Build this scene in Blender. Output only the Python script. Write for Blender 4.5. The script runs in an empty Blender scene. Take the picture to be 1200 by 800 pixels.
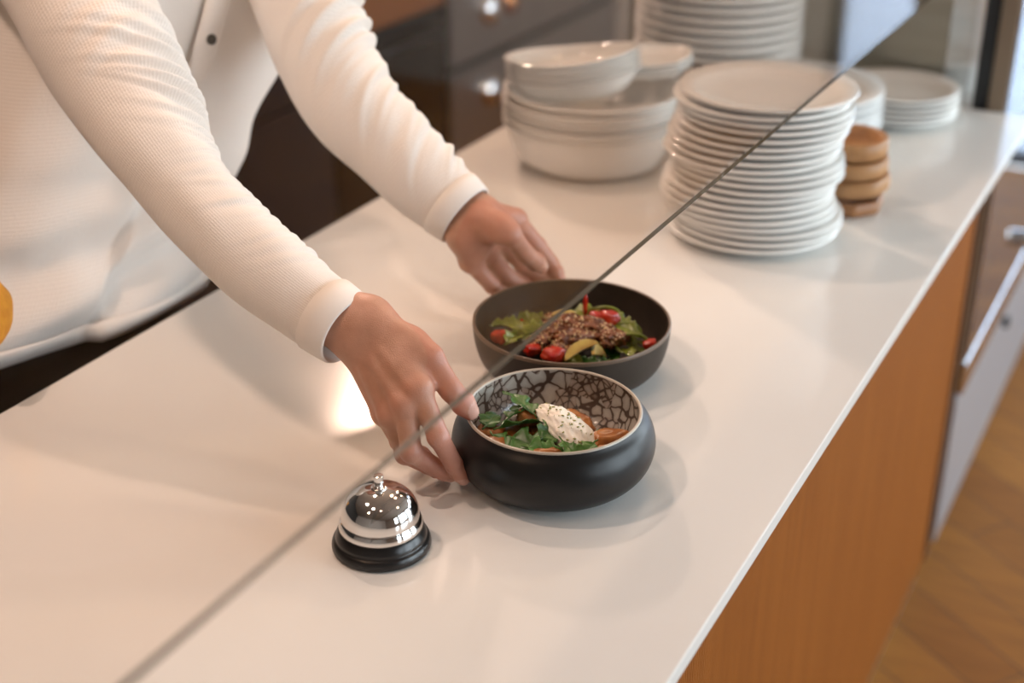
import bpy, bmesh, math, random
import numpy as np
from mathutils import Vector, Matrix, noise

random.seed(7)
S = bpy.context.scene
COL = S.collection
ZC = 0.95            # height of the worktop surface (m)
PI = math.pi


# ------------------------------------------------------------------ objects
def link(o, parent=None):
    COL.objects.link(o)
    if parent is not None:
        o.parent = parent
    return o


def tag(o, label, cat=None, group=None, kind=None):
    if label:
        o['label'] = label
    if cat:
        o['category'] = cat
    if group:
        o['group'] = group
    if kind:
        o['kind'] = kind
    return o


def mesh_obj(name, verts, faces, mats, parent=None, smooth=True, loc=(0, 0, 0), rot=(0, 0, 0), mat_idx=None, uvs=None):
    me = bpy.data.meshes.new(name)
    me.from_pydata([tuple(v) for v in verts], [], [tuple(f) for f in faces])
    if not isinstance(mats, (list, tuple)):
        mats = [mats]
    for m in mats:
        me.materials.append(m)
    if mat_idx is not None:
        me.polygons.foreach_set('material_index', list(mat_idx))
    if uvs is not None:
        lay = me.uv_layers.new(name='UVMap')
        li = np.zeros(len(me.loops), dtype=np.int32)
        me.loops.foreach_get('vertex_index', li)
        lay.data.foreach_set('uv', np.asarray(uvs, dtype=np.float32)[li].ravel())
    me.polygons.foreach_set('use_smooth', [smooth] * len(me.polygons))
    me.update()
    o = bpy.data.objects.new(name, me)
    o.location = loc
    o.rotation_euler = rot
    return link(o, parent)


def bm_obj(name, bm, mats, parent=None, smooth=False, loc=(0, 0, 0), rot=(0, 0, 0)):
    me = bpy.data.meshes.new(name)
    bm.normal_update()
    bm.to_mesh(me)
    bm.free()
    if not isinstance(mats, (list, tuple)):
        mats = [mats]
    for m in mats:
        me.materials.append(m)
    me.polygons.foreach_set('use_smooth', [smooth] * len(me.polygons))
    o = bpy.data.objects.new(name, me)
    o.location = loc
    o.rotation_euler = rot
    return link(o, parent)


def add_box(bm, lo, hi, bevel=0.0, seg=2):
    r = bmesh.ops.create_cube(bm, size=1.0)
    vs = r['verts']
    c = [(lo[i] + hi[i]) / 2 for i in range(3)]
    d = [hi[i] - lo[i] for i in range(3)]
    for v in vs:
        v.co = Vector((c[0] + v.co.x * d[0], c[1] + v.co.y * d[1], c[2] + v.co.z * d[2]))
    if bevel > 0:
        es = list({e for v in vs for e in v.link_edges})
        bmesh.ops.bevel(bm, geom=es, offset=bevel, segments=seg, profile=0.5, affect='EDGES')


def box(name, lo, hi, mat, parent=None, bevel=0.0, seg=2):
    bm = bmesh.new()
    if parent is not None:
        pl, q = Vector((0, 0, 0)), parent
        while q is not None:
            pl = pl + q.location
            q = q.parent
        lo = [lo[i] - pl[i] for i in range(3)]
        hi = [hi[i] - pl[i] for i in range(3)]
    add_box(bm, lo, hi, bevel, seg)
    return bm_obj(name, bm, mat, parent)


def empty(name, loc, rotz=0):
    o = bpy.data.objects.new(name, None)
    o.location = loc
    o.rotation_euler = (0, 0, rotz)
    return link(o)


def lathe(profile, n=64, fn=None):
    """profile [(r, z)]; returns verts, faces. fn(x, y, z, ang, r) may move a vertex."""
    vs, fs, rows = [], [], []
    for (r, z) in profile:
        if r < 1e-6:
            rows.append([len(vs)])
            vs.append((0, 0, z) if fn is None else fn(0, 0, z, 0, 0))
        else:
            row = []
            for k in range(n):
                a = 2 * PI * k / n
                p = (r * math.cos(a), r * math.sin(a), z)
                if fn:
                    p = fn(p[0], p[1], z, a, r)
                row.append(len(vs))
                vs.append(p)
            rows.append(row)
    for A, B in zip(rows, rows[1:]):
        if len(A) == 1 and len(B) == 1:
            continue
        for k in range(n):
            k2 = (k + 1) % n
            if len(A) == 1:
                fs.append((A[0], B[k2], B[k]))
            elif len(B) == 1:
                fs.append((A[k], A[k2], B[0]))
            else:
                fs.append((A[k], A[k2], B[k2], B[k]))
    return vs, fs


def smooth_profile(pts, per=5):
    """Catmull-Rom through the profile points."""
    out = []
    n = len(pts)
    for i in range(n - 1):
        p0, p1, p2, p3 = pts[max(i - 1, 0)], pts[i], pts[i + 1], pts[min(i + 2, n - 1)]
        for k in range(per):
            t = k / per
            out.append(tuple(0.5 * (2 * p1[j] + (p2[j] - p0[j]) * t + (2 * p0[j] - 5 * p1[j] + 4 * p2[j] - p3[j]) * t * t
                                    + (3 * p1[j] - p0[j] - 3 * p2[j] + p3[j]) * t ** 3) for j in range(len(p1))))
    out.append(tuple(pts[-1]))
    return out


def lathe_obj(name, profile, mat, parent=None, n=64, loc=(0, 0, 0), rot=(0, 0, 0), fn=None):
    v, f = lathe(profile, n, fn)
    return mesh_obj(name, v, f, mat, parent, True, loc, rot)


def pipe(name, pts, rad, mat, parent=None, n=12, caps=True):
    """round bar along points; rad is a number or a list."""
    pts = [Vector(p) for p in pts]
    if not isinstance(rad, (list, tuple)):
        rad = [rad] * len(pts)
    vs, fs = [], []
    e1 = None
    for i, p in enumerate(pts):
        t = (pts[min(i + 1, len(pts) - 1)] - pts[max(i - 1, 0)]).normalized()
        if e1 is None:
            e1 = t.orthogonal().normalized()
        e1 = (e1 - t * e1.dot(t)).normalized()
        e2 = t.cross(e1)
        for k in range(n):
            a = 2 * PI * k / n
            vs.append(p + (e1 * math.cos(a) + e2 * math.sin(a)) * rad[i])
    for i in range(len(pts) - 1):
        for k in range(n):
            k2 = (k + 1) % n
            fs.append((i * n + k, i * n + k2, (i + 1) * n + k2, (i + 1) * n + k))
    if caps:
        fs.append(tuple(range(n))[::-1])
        fs.append(tuple((len(pts) - 1) * n + k for k in range(n)))
    return mesh_obj(name, vs, fs, mat, parent, True)


# ------------------------------------------------------------------ materials
def mat(name, color=(0.8, 0.8, 0.8), rough=0.5, metal=0.0, **kw):
    m = bpy.data.materials.new(name)
    m.use_nodes = True
    b = m.node_tree.nodes['Principled BSDF']
    b.inputs['Base Color'].default_value = (*color, 1)
    b.inputs['Roughness'].default_value = rough
    b.inputs['Metallic'].default_value = metal
    for k, v in kw.items():
        b.inputs[k].default_value = v
    return m


class NT:
    """small helper to wire nodes"""
    def __init__(self, m):
        self.m, self.t = m, m.node_tree
        self.b = self.t.nodes.get('Principled BSDF')

    def n(self, typ, **kw):
        nd = self.t.nodes.new(typ)
        for k, v in kw.items():
            if k.startswith('_'):
                setattr(nd, k[1:], v)
            else:
                nd.inputs[k.replace('__', ' ')].default_value = v
        return nd

    def l(self, a, b):
        self.t.links.new(a, b)

    def coord(self, which='Object', scale=None):
        c = self.n('ShaderNodeTexCoord')
        o = c.outputs[which]
        if scale:
            mp = self.n('ShaderNodeMapping')
            mp.inputs['Scale'].default_value = scale
            self.l(o, mp.inputs['Vector'])
            o = mp.outputs['Vector']
        return o

    def ramp(self, fac, stops):
        r = self.n('ShaderNodeValToRGB')
        el = r.color_ramp.elements
        while len(el) < len(stops):
            el.new(0.5)
        for e, (p, c) in zip(el, stops):
            e.position = p
            e.color = (*c, 1)
        self.l(fac, r.inputs['Fac'])
        return r.outputs['Color']

    def bump(self, height, strength=0.3, dist=0.001):
        bp = self.n('ShaderNodeBump')
        bp.inputs['Strength'].default_value = strength
        bp.inputs['Distance'].default_value = dist
        self.l(height, bp.inputs['Height'])
        self.l(bp.outputs['Normal'], self.b.inputs['Normal'])

    def noise(self, vec, scale, detail=3, rough=0.5, dist=0.0):
        nz = self.n('ShaderNodeTexNoise')
        nz.inputs['Scale'].default_value = scale
        nz.inputs['Detail'].default_value = detail
        nz.inputs['Roughness'].default_value = rough
        nz.inputs['Distortion'].default_value = dist
        if vec is not None:
            self.l(vec, nz.inputs['Vector'])
        return nz.outputs['Fac']


def noisy(name, c1, c2, scale, rough=0.5, metal=0.0, stretch=None, bump=0.0, bdist=0.001, lo=0.35, hi=0.65, **kw):
    m = mat(name, c1, rough, metal, **kw)
    t = NT(m)
    v = t.coord('Object', stretch)
    f = t.noise(v, scale, 4, 0.55)
    t.l(t.ramp(f, [(lo, c1), (hi, c2)]), t.b.inputs['Base Color'])
    if bump:
        t.bump(f, bump, bdist)
    return m


def wood(name, c1, c2, axis=(1, 12, 12), scale=6, rough=0.45, bump=0.15):
    m = mat(name, c1, rough)
    t = NT(m)
    v = t.coord('Object', axis)
    f = t.noise(v, scale, 5, 0.6, 0.6)
    t.l(t.ramp(f, [(0.3, c1), (0.7, c2)]), t.b.inputs['Base Color'])
    t.bump(f, bump, 0.0006)
    return m


def thin_glass(name, tint=(1, 1, 1), rough=0.0, ior=1.5):
    m = bpy.data.materials.new(name)
    m.use_nodes = True
    nt = m.node_tree
    nt.nodes.clear()
    out = nt.nodes.new('ShaderNodeOutputMaterial')
    mix = nt.nodes.new('ShaderNodeMixShader')
    tr = nt.nodes.new('ShaderNodeBsdfTransparent')
    tr.inputs['Color'].default_value = (*tint, 1)
    gl = nt.nodes.new('ShaderNodeBsdfGlossy')
    gl.inputs['Roughness'].default_value = rough
    # Schlick reflectance, the same from both sides of the thin pane
    lw = nt.nodes.new('ShaderNodeLayerWeight')
    pw = nt.nodes.new('ShaderNodeMath')
    pw.operation = 'POWER'
    pw.inputs[1].default_value = 5.0
    ma = nt.nodes.new('ShaderNodeMath')
    ma.operation = 'MULTIPLY_ADD'
    f0 = ((ior - 1) / (ior + 1)) ** 2
    ma.inputs[1].default_value = 1 - f0
    ma.inputs[2].default_value = f0
    nt.links.new(lw.outputs['Facing'], pw.inputs[0])
    nt.links.new(pw.outputs[0], ma.inputs[0])
    nt.links.new(ma.outputs[0], mix.inputs['Fac'])
    nt.links.new(tr.outputs['BSDF'], mix.inputs[1])
    nt.links.new(gl.outputs['BSDF'], mix.inputs[2])
    nt.links.new(mix.outputs['Shader'], out.inputs['Surface'])
    return m


# ------------------------------------------------------------------ implicit surfaces
def smin(a, b, k):
    h = np.clip(0.5 + 0.5 * (b - a) / k, 0, 1)
    return b + (a - b) * h - k * h * (1 - h)


def sd_cone(p, a, b, ra, rb):
    a = np.asarray(a, np.float32)
    b = np.asarray(b, np.float32)
    ab = b - a
    t = np.clip(((p - a) @ ab) / max(float(ab @ ab), 1e-12), 0, 1)
    q = p - a - t[..., None] * ab
    return np.sqrt((q * q).sum(-1)) - (ra + (rb - ra) * t)


def sd_ell(p, c, r, M=None):
    q = p - np.asarray(c, np.float32)
    if M is not None:
        q = q @ np.asarray(M, np.float32)
    r = np.asarray(r, np.float32)
    k0 = np.sqrt(((q / r) ** 2).sum(-1))
    k1 = np.sqrt(((q / (r * r)) ** 2).sum(-1)) + 1e-9
    return k0 * (k0 - 1) / k1


def surface_nets(f, lo, hi, h):
    lo = np.asarray(lo, np.float32)
    n = [int(math.ceil((hi[i] - lo[i]) / h)) + 1 for i in range(3)]
    ax = [lo[i] + h * np.arange(n[i], dtype=np.float32) for i in range(3)]
    D = np.empty(n, np.float32)
    for i0 in range(0, n[0], 12):
        xs = ax[0][i0:i0 + 12]
        g = np.stack(np.meshgrid(xs, ax[1], ax[2], indexing='ij'), -1)
        D[i0:i0 + len(xs)] = f(g)
    ins = D < 0
    c = [n[0] - 1, n[1] - 1, n[2] - 1]
    acc = np.zeros((*c, 3), np.float32)
    cnt = np.zeros(c, np.float32)
    offs = [(i, j, k) for i in (0, 1) for j in (0, 1) for k in (0, 1)]

    def sl(A, o):
        return A[o[0]:o[0] + c[0], o[1]:o[1] + c[1], o[2]:o[2] + c[2]]
    for o in offs:
        for d in range(3):
            if o[d] == 0:
                o2 = list(o)
                o2[d] = 1
                a, b = sl(D, o), sl(D, o2)
                cr = (a < 0) != (b < 0)
                t = np.where(cr, a / np.where(cr, a - b, 1), 0)
                for e in range(3):
                    acc[..., e] += np.where(cr, o[e] + (t if e == d else 0), 0)
                cnt += cr
    act = cnt > 0
    idx = -np.ones(c, np.int64)
    idx[act] = np.arange(act.sum())
    base = np.argwhere(act).astype(np.float32)
    V = lo + h * (base + acc[act] / cnt[act][:, None])
    F = []
    for d in range(3):
        e1, e2 = [(1, 2), (2, 0), (0, 1)][d]
        s0 = [slice(1, c[i]) for i in range(3)]
        s1 = list(s0)
        s0[d] = slice(0, c[d])
        s1[d] = slice(1, c[d] + 1)
        a = ins[tuple(s0)]
        b = ins[tuple(s1)]
        w = np.argwhere(a != b)
        if len(w) == 0:
            continue
        off = np.array([1, 1, 1])
        off[d] = 0
        w = w + off
        u = np.zeros(3, int)
        u[e1] = 1
        v = np.zeros(3, int)
        v[e2] = 1
        q = [idx[tuple((w - x).T)] for x in (np.zeros(3, int), u, u + v, v)]
        Q = np.stack(q, 1)
        fl = ~a[tuple((w - off).T)]
        Q[fl] = Q[fl][:, ::-1]
        F.append(Q)
    F = np.concatenate(F)
    vol = (V[F[:, 0]] * np.cross(V[F[:, 1]] - V[F[:, 0]], V[F[:, 2]] - V[F[:, 0]])).sum()
    return V, (F if vol > 0 else F[:, ::-1])


def relax(V, F, it=2):
    """light Laplacian smoothing of a quad mesh"""
    n = len(V)
    E = np.concatenate([F[:, [0, 1]], F[:, [1, 2]], F[:, [2, 3]], F[:, [3, 0]]])
    for _ in range(it):
        acc = np.zeros_like(V)
        ct = np.zeros(n, np.float32)
        for a, b in ((0, 1), (1, 0)):
            np.add.at(acc, E[:, a], V[E[:, b]])
            np.add.at(ct, E[:, a], 1)
        V = V * 0.4 + 0.6 * acc / np.maximum(ct, 1)[:, None]
    return V


def blob(name, size, mat_, seed, amp=0.2, freq=2.0, sub=4, parent=None, loc=(0, 0, 0), rot=(0, 0, 0), power=2.0, fine=0.0):
    """lumpy rounded chunk; power > 2 makes it boxier"""
    bm = bmesh.new()
    bmesh.ops.create_icosphere(bm, subdivisions=sub, radius=1.0)
    o = Vector((seed * 7.31, seed * 3.17, seed * 1.73))
    for v in bm.verts:
        d = v.co.normalized()
        k = (abs(d.x) ** power + abs(d.y) ** power + abs(d.z) ** power) ** (-1 / power)
        r = k * (1 + amp * noise.noise(d * freq + o) + fine * noise.noise(d * freq * 5 + o))
        v.co = Vector((d.x * r * size[0], d.y * r * size[1], d.z * r * size[2]))
    return bm_obj(name, bm, mat_, parent, True, loc, rot)


ORD = ['first', 'second', 'third', 'fourth', 'fifth', 'sixth', 'seventh', 'eighth', 'ninth', 'tenth', 'eleventh', 'twelfth',
       'thirteenth', 'fourteenth', 'fifteenth', 'sixteenth', 'seventeenth', 'eighteenth', 'nineteenth', 'twentieth',
       'twenty-first', 'twenty-second', 'twenty-third', 'twenty-fourth']


def from_top(i, n):
    """word for item i (0 = lowest) of a stack of n"""
    k = n - 1 - i
    if k == 0:
        return 'topmost'
    if i == 0:
        return 'lowest'
    return ORD[k] + ' from the top'

# ------------------------------------------------------------------ room shell
M_wall = noisy('plaster_warm', (0.50, 0.43, 0.36), (0.55, 0.47, 0.40), 3, 0.8)
M_dark_wall = noisy('kitchen_wall_tile', (0.055, 0.05, 0.045), (0.075, 0.068, 0.06), 6, 0.5)
M_ceiling = noisy('ceiling_paint', (0.42, 0.38, 0.33), (0.46, 0.42, 0.37), 2, 0.9)
M_frame = mat('window_frame_paint', (0.05, 0.05, 0.055), 0.4)
M_pane = thin_glass('window_glass', (0.97, 0.98, 0.98))


def herringbone():
    m = mat('oak_floor', (0.3, 0.17, 0.07), 0.75)
    m.node_tree.nodes['Principled BSDF'].inputs['Specular IOR Level'].default_value = 0.25
    t = NT(m)
    mp = t.n('ShaderNodeMapping')
    mp.inputs['Rotation'].default_value = (0, 0, 0.62)
    t.l(t.coord('Object'), mp.inputs['Vector'])
    br = t.n('ShaderNodeTexBrick', Scale=1.0)
    br.inputs['Color1'].default_value = (0.38, 0.155, 0.024, 1)
    br.inputs['Color2'].default_value = (0.28, 0.105, 0.016, 1)
    br.inputs['Mortar'].default_value = (0.12, 0.06, 0.025, 1)
    br.inputs['Mortar Size'].default_value = 0.002
    br.inputs['Brick Width'].default_value = 0.75
    br.inputs['Row Height'].default_value = 0.11
    t.l(mp.outputs['Vector'], br.inputs['Vector'])
    st = t.n('ShaderNodeMapping')
    st.inputs['Rotation'].default_value = (0, 0, 0.62)
    st.inputs['Scale'].default_value = (3, 40, 3)
    t.l(t.coord('Object'), st.inputs['Vector'])
    g = t.noise(st.outputs['Vector'], 2.0, 5, 0.6, 0.4)
    mx = t.n('ShaderNodeMix', _data_type='RGBA', _blend_type='MULTIPLY')
    mx.inputs['Factor'].default_value = 0.75
    t.l(br.outputs['Color'], mx.inputs[6])
    t.l(t.ramp(g, [(0.25, (0.55, 0.5, 0.45)), (0.75, (1.2, 1.15, 1.05))]), mx.inputs[7])
    t.l(mx.outputs[2], t.b.inputs['Base Color'])
    t.bump(g, 0.1, 0.0005)
    return m


X0, X1, Y0, Y1, ZT = -3.2, 3.6, -2.6, 5.0, 3.0


def structure(o):
    o['kind'] = 'structure'
    return o


structure(box('floor', (X0, Y0, -0.1), (X1, Y1, 0.0), herringbone()))
structure(box('ceiling', (X0, Y0, ZT), (X1, Y1, ZT + 0.1), M_ceiling))
structure(box('wall_back', (X0 - 0.12, Y0, 0), (X0, Y1, ZT), M_dark_wall))
structure(box('wall_left', (X0 - 0.12, Y0 - 0.12, 0), (X1 + 0.12, Y0, ZT), M_wall))


def wall_with_openings(name, lo, hi, axis, openings, m):
    """wall slab with rectangular holes; openings [(a0, a1, z0, z1)] along the axis (0 = x, 1 = y)"""
    bm = bmesh.new()
    cur = lo[axis]
    for (a0, a1, z0, z1) in sorted(openings):
        for (p, q, za, zb) in ((cur, a0, lo[2], hi[2]), (a0, a1, lo[2], z0), (a0, a1, z1, hi[2])):
            if q - p > 1e-4 and zb - za > 1e-4:
                l, h = list(lo), list(hi)
                l[axis], h[axis], l[2], h[2] = p, q, za, zb
                add_box(bm, l, h)
        cur = a1
    l, h = list(lo), list(hi)
    l[axis] = cur
    add_box(bm, l, h)
    return structure(bm_obj(name, bm, m))


def window(name, axis, at, a0, a1, z0, z1, nx, nz, depth=0.06, glass=None):
    """glazed frame with mullions standing in an opening"""
    def put(bm, p, q, za, zb, d=depth):
        l, h = [0, 0, za], [0, 0, zb]
        l[axis], h[axis] = p, q
        l[1 - axis], h[1 - axis] = at - d / 2, at + d / 2
        add_box(bm, l, h)
    bm = bmesh.new()
    w = 0.05
    put(bm, a0, a1, z0, z0 + w)
    put(bm, a0, a1, z1 - w, z1)
    put(bm, a0, a0 + w, z0, z1)
    put(bm, a1 - w, a1, z0, z1)
    for i in range(1, nx):
        x = a0 + (a1 - a0) * i / nx
        put(bm, x - 0.018, x + 0.018, z0, z1, depth * 0.8)
    for i in range(1, nz):
        z = z0 + (z1 - z0) * i / nz
        put(bm, a0, a1, z - 0.018, z + 0.018, depth * 0.8)
    o = structure(bm_obj(name, bm, M_frame))
    bm = bmesh.new()
    put(bm, a0 + 0.01, a1 - 0.01, z0 + 0.01, z1 - 0.01, 0.006)
    bm_obj('pane', bm, glass or M_pane, o)
    return o


far_open = [(-0.02, 0.80, 0.0, 2.5), (1.15, 2.10, 0.95, 2.7), (2.35, 3.35, 0.95, 2.7)]
wall_with_openings('wall_far', (X0, Y1, 0), (X1 + 0.12, Y1 + 0.12, ZT), 0, far_open, M_wall)
side_open = [(-0.2, 0.5, 1.1, 2.5), (0.9, 2.7, 0.8, 2.7), (3.1, 4.6, 0.5, 2.7)]  # middle opening is an added, unseen window for cool fill on the torso
wall_with_openings('wall_right', (X1, Y0, 0), (X1 + 0.12, Y1, ZT), 1, side_open, M_wall)
for i, (a0, a1, z0, z1) in enumerate(far_open):
    if i == 0:
        window('door_1', 0, Y1 + 0.05, a0, a1, z0, z1, 1, 1, glass=thin_glass('tinted_door_glass', (0.58, 0.62, 0.68)))
    else:
        window('window_%d' % i, 0, Y1 + 0.05, a0, a1, z0, z1, 1, 2)
for i, (a0, a1, z0, z1) in enumerate(side_open):
    window('window_%d' % (i + 3), 1, X1 + 0.05, a0, a1, z0, z1, 2, 3)
structure(box('ground_outside', (X0 - 12, Y0 - 12, -0.35), (X1 + 14, Y1 + 14, -0.15),
              noisy('pavement', (0.35, 0.35, 0.36), (0.42, 0.42, 0.43), 2, 0.8)))

# ------------------------------------------------------------------ the counter
M_top = mat('white_quartz', (0.80, 0.775, 0.735), 0.17)
t = NT(M_top)
f = t.noise(t.coord('Object'), 2.2, 5, 0.6)
t.l(t.ramp(f, [(0.3, (0.78, 0.77, 0.74)), (0.7, (0.81, 0.80, 0.77))]), t.b.inputs['Base Color'])
rr = t.n('ShaderNodeMapRange')
t.l(t.noise(t.coord('Object'), 9.0, 4, 0.6), rr.inputs['Value'])
rr.inputs['To Min'].default_value = 0.13
rr.inputs['To Max'].default_value = 0.22
t.l(rr.outputs['Result'], t.b.inputs['Roughness'])

CT = box('worktop', (-0.753, -0.9, ZC - 0.016), (0.0, 2.38, ZC), M_top, None, 0.0015, 2)
tag(CT, 'long white quartz worktop of the service counter', 'countertop')

M_panel = mat('oak_veneer_ribbed', (0.35, 0.12, 0.03), 0.5)
M_panel.node_tree.nodes['Principled BSDF'].inputs['Specular IOR Level'].default_value = 0.3
t = NT(M_panel)
f = t.noise(t.coord('Object', (10, 10, 0.7)), 4, 5, 0.6, 0.5)
t.l(t.ramp(f, [(0.3, (0.235, 0.068, 0.008)), (0.7, (0.32, 0.102, 0.015))]), t.b.inputs['Base Color'])
wv = t.n('ShaderNodeTexWave', Scale=62.0, _bands_direction='Y')
t.l(t.coord('Object'), wv.inputs['Vector'])
t.bump(wv.outputs['Fac'], 0.8, 0.002)
M_dark_wood = wood('dark_edge_wood', (0.10, 0.045, 0.02), (0.15, 0.07, 0.03), (12, 12, 1))
M_plinth = noisy('brushed_plinth', (0.30, 0.28, 0.26), (0.38, 0.36, 0.33), 8, 0.35, 0.8, (1, 1, 30))
M_carcass = mat('counter_carcass', (0.12, 0.07, 0.04), 0.6)

base = empty('counter_base', (-0.38, 0.75, 0))
tag(base, 'long counter base faced with orange-brown ribbed wood under the white worktop', 'counter')
box('carcass', (-0.70, -0.88, 0.07), (-0.08, 2.355, ZC - 0.0165), M_carcass, base)
box('front_panel', (-0.08, -0.88, 0.062), (-0.06, 2.345, ZC - 0.0165), M_panel, base, 0.001)
box('end_trim', (-0.085, 2.346, 0.062), (-0.056, 2.372, ZC - 0.0165), M_dark_wood, base, 0.001)
box('plinth', (-0.68, -0.86, 0.0), (-0.072, 2.37, 0.06), M_plinth, base, 0.001)

# ------------------------------------------------------------------ glass screen over the counter
M_guard = thin_glass('screen_glass', (0.985, 0.965, 0.95), 0.0, 1.21)
M_edge = mat('polished_glass_edge', (0.06, 0.07, 0.06), 0.22, 0.0)
M_steel = noisy('brushed_steel', (0.50, 0.49, 0.47), (0.58, 0.57, 0.55), 6, 0.27, 1.0, (1, 1, 40))
gx = -0.135
guard = empty('glass_screen', (gx, 1.0, ZC + 0.24))
tag(guard, 'tall clear glass screen hanging over the counter, its lower edge crossing the picture', 'glass screen')
v = [(x, y, z) for x in (-0.0025, 0.0025) for y in (-1.5, 1.375) for z in (0.0, 0.9)]
fc = [(0, 1, 3, 2), (4, 6, 7, 5), (0, 2, 6, 4), (1, 5, 7, 3), (0, 4, 5, 1), (2, 3, 7, 6)]
mesh_obj('pane', v, fc, [M_guard, M_edge], guard, False, mat_idx=[0, 0, 1, 1, 1, 1])
bm = bmesh.new()
add_box(bm, (-0.012, -1.5, 0.89), (0.012, 1.375, 0.93), 0.002)
bm_obj('top_rail', bm, M_steel, guard)
for yy in (-1.2, 1.34):
    bm = bmesh.new()
    add_box(bm, (-0.012, yy - 0.012, 0.93), (0.012, yy + 0.012, ZT - ZC - 0.24), 0.002)
    bm_obj('hanger', bm, M_steel, guard)

# ------------------------------------------------------------------ steel display cooler at the far end
M_olive = noisy('satin_steel_side', (0.33, 0.30, 0.24), (0.38, 0.345, 0.28), 3, 0.38, 0.75, (1, 1, 12))
M_gasket = mat('black_gasket', (0.015, 0.016, 0.017), 0.5)
M_bright = noisy('bright_steel', (0.62, 0.62, 0.62), (0.70, 0.70, 0.70), 5, 0.22, 1.0, (1, 30, 1))
M_bronze = noisy('bronze_door_frame', (0.24, 0.18, 0.125), (0.28, 0.21, 0.15), 4, 0.4, 0.5)
cool = empty('display_cooler', (-0.4, 3.0, 0))
tag(cool, 'tall steel cooler with a glazed front standing at the far end of the counter', 'refrigerator')
box('body', (-0.74, 2.392, 0.08), (-0.115, 3.6, 2.05), M_olive, cool, 0.003)
box('side_stile', (-0.155, 2.384, 0.08), (-0.116, 2.392, 2.05), M_steel, cool, 0.001)
box('edge_strip', (-0.116, 2.383, 0.08), (-0.101, 2.394, 2.05), M_bright, cool, 0.001)
box('gasket', (-0.1148, 2.395, 0.08), (-0.079, 3.6, 2.05), M_gasket, cool, 0.002)
dr = box('door', (-0.078, 2.39, 0.47), (-0.05, 3.6, 2.05), M_bronze, cool, 0.002)
box('door_glass', (-0.0495, 2.40, 0.48), (-0.046, 3.59, 2.03), mat('dark_mirror_glass', (0.36, 0.38, 0.42), 0.04, 0.85), dr)
lw = box('drawer', (-0.078, 2.39, 0.08), (-0.05, 3.6, 0.40), mat('grey_blue_steel', (0.44, 0.455, 0.49), 0.4, 0.55), cool, 0.002)
box('trim_strip', (-0.079, 2.40, 0.402), (-0.044, 3.6, 0.468), M_bright, cool, 0.004)
box('kick_plate', (-0.70, 2.40, 0.0), (-0.09, 3.6, 0.079), M_plinth, cool)


def knob(name, loc, r, d, m, parent):
    v, f = lathe(smooth_profile([(0, 0), (r, 0), (r * 1.05, d * .5), (r * .9, d), (0, d * 1.05)], 4), 24)
    return mesh_obj(name, v, f, m, parent, True, loc, (0, PI / 2, 0))


knob('lock', (-0.05 + 0.4, 2.907 - 3.0, 0.535), 0.018, 0.03, M_bright, cool)
knob('keyhole_cap', (-0.05 + 0.4, 2.883 - 3.0, 0.352), 0.013, 0.012, M_gasket, cool)
box('corner_stile', (-0.0495, 3.10, 0.47), (-0.040, 3.16, 2.05), mat('grey_stile', (0.2, 0.2, 0.22), 0.35, 0.6), cool)

# ------------------------------------------------------------------ kitchen line behind the worker
M_wenge = wood('dark_red_cabinet', (0.012, 0.0045, 0.004), (0.020, 0.008, 0.007), (10, 10, 1), 5, 0.6)
M_black = mat('black_enamel', (0.012, 0.012, 0.012), 0.35)
M_oven = mat('oven_black_glass', (0.01, 0.009, 0.008), 0.12)
M_greyst = noisy('grey_brushed_steel', (0.30, 0.285, 0.28), (0.36, 0.345, 0.335), 5, 0.3, 0.9, (1, 30, 1))
M_chrome = mat('polished_chrome', (0.8, 0.8, 0.8), 0.08, 1.0)
M_warm_reflect = mat('warm_reflect_metal', (0.62, 0.30, 0.14), 0.22, 1.0)  # coppery colour stands in for warm reflections on oven and fridge
bx = -1.9


def cabinet(name, y0, y1, m, label, rows, handle=True):
    e = empty(name, (-2.2, (y0 + y1) / 2, 0))
    tag(e, label, 'cabinet')
    box('carcass', (-2.5, y0, 0.1), (bx - 0.02, y1, 0.88), M_black, e)
    box('plinth', (-2.46, y0, 0.0), (bx - 0.06, y1, 0.1), M_black, e)
    for (z0, z1) in rows:
        d = box('door', (bx - 0.019, y0 + 0.004, z0), (bx, y1 - 0.004, z1), m, e, 0.002)
        if handle:
            bm = bmesh.new()
            add_box(bm, (bx + 0.002 + 2.2, -0.12, z1 - 0.06), (bx + 0.02 + 2.2, 0.12, z1 - 0.045), 0.004)
            bm_obj('handle', bm, M_greyst, d)
    return e


cabinet('kitchen_cabinet', 1.3, 2.25, M_wenge, 'dark red-brown kitchen cabinet hidden mostly behind the worker', [(0.12, 0.56), (0.57, 0.86)])
cabinet('kitchen_cabinet', 2.25, 2.66, M_wenge, 'narrow dark red-brown cabinet seen left of the gap between the worker\'s arms', [(0.12, 0.56), (0.57, 0.86)], False)
cabinet('kitchen_cabinet', 2.66, 3.06, M_wenge, 'dark red-brown cabinet seen in the gap between the worker\'s body and left arm', [(0.12, 0.56), (0.57, 0.86)], False)
ov = empty('oven', (-2.2, 3.38, 0))
tag(ov, 'black oven with a glass door between dark cabinet and steel fridge', 'oven')
box('body', (-2.5, 3.07, 0.0), (bx - 0.02, 3.70, 0.88), M_black, ov)
dd = box('door', (bx - 0.019, 3.08, 0.14), (bx, 3.69, 0.66), M_oven, ov, 0.003)
pipe('handle', [(0.33, -0.24, 0.62), (0.345, -0.24, 0.62), (0.345, 0.24, 0.62), (0.33, 0.24, 0.62)], 0.009, M_black, dd)
box('control_panel', (bx - 0.019, 3.08, 0.68), (bx, 3.69, 0.87), M_warm_reflect, ov, 0.002)  # brownish reflection across the oven top, put in as coppery colour
fr = empty('undercounter_fridge', (-2.2, 4.35, 0))
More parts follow.
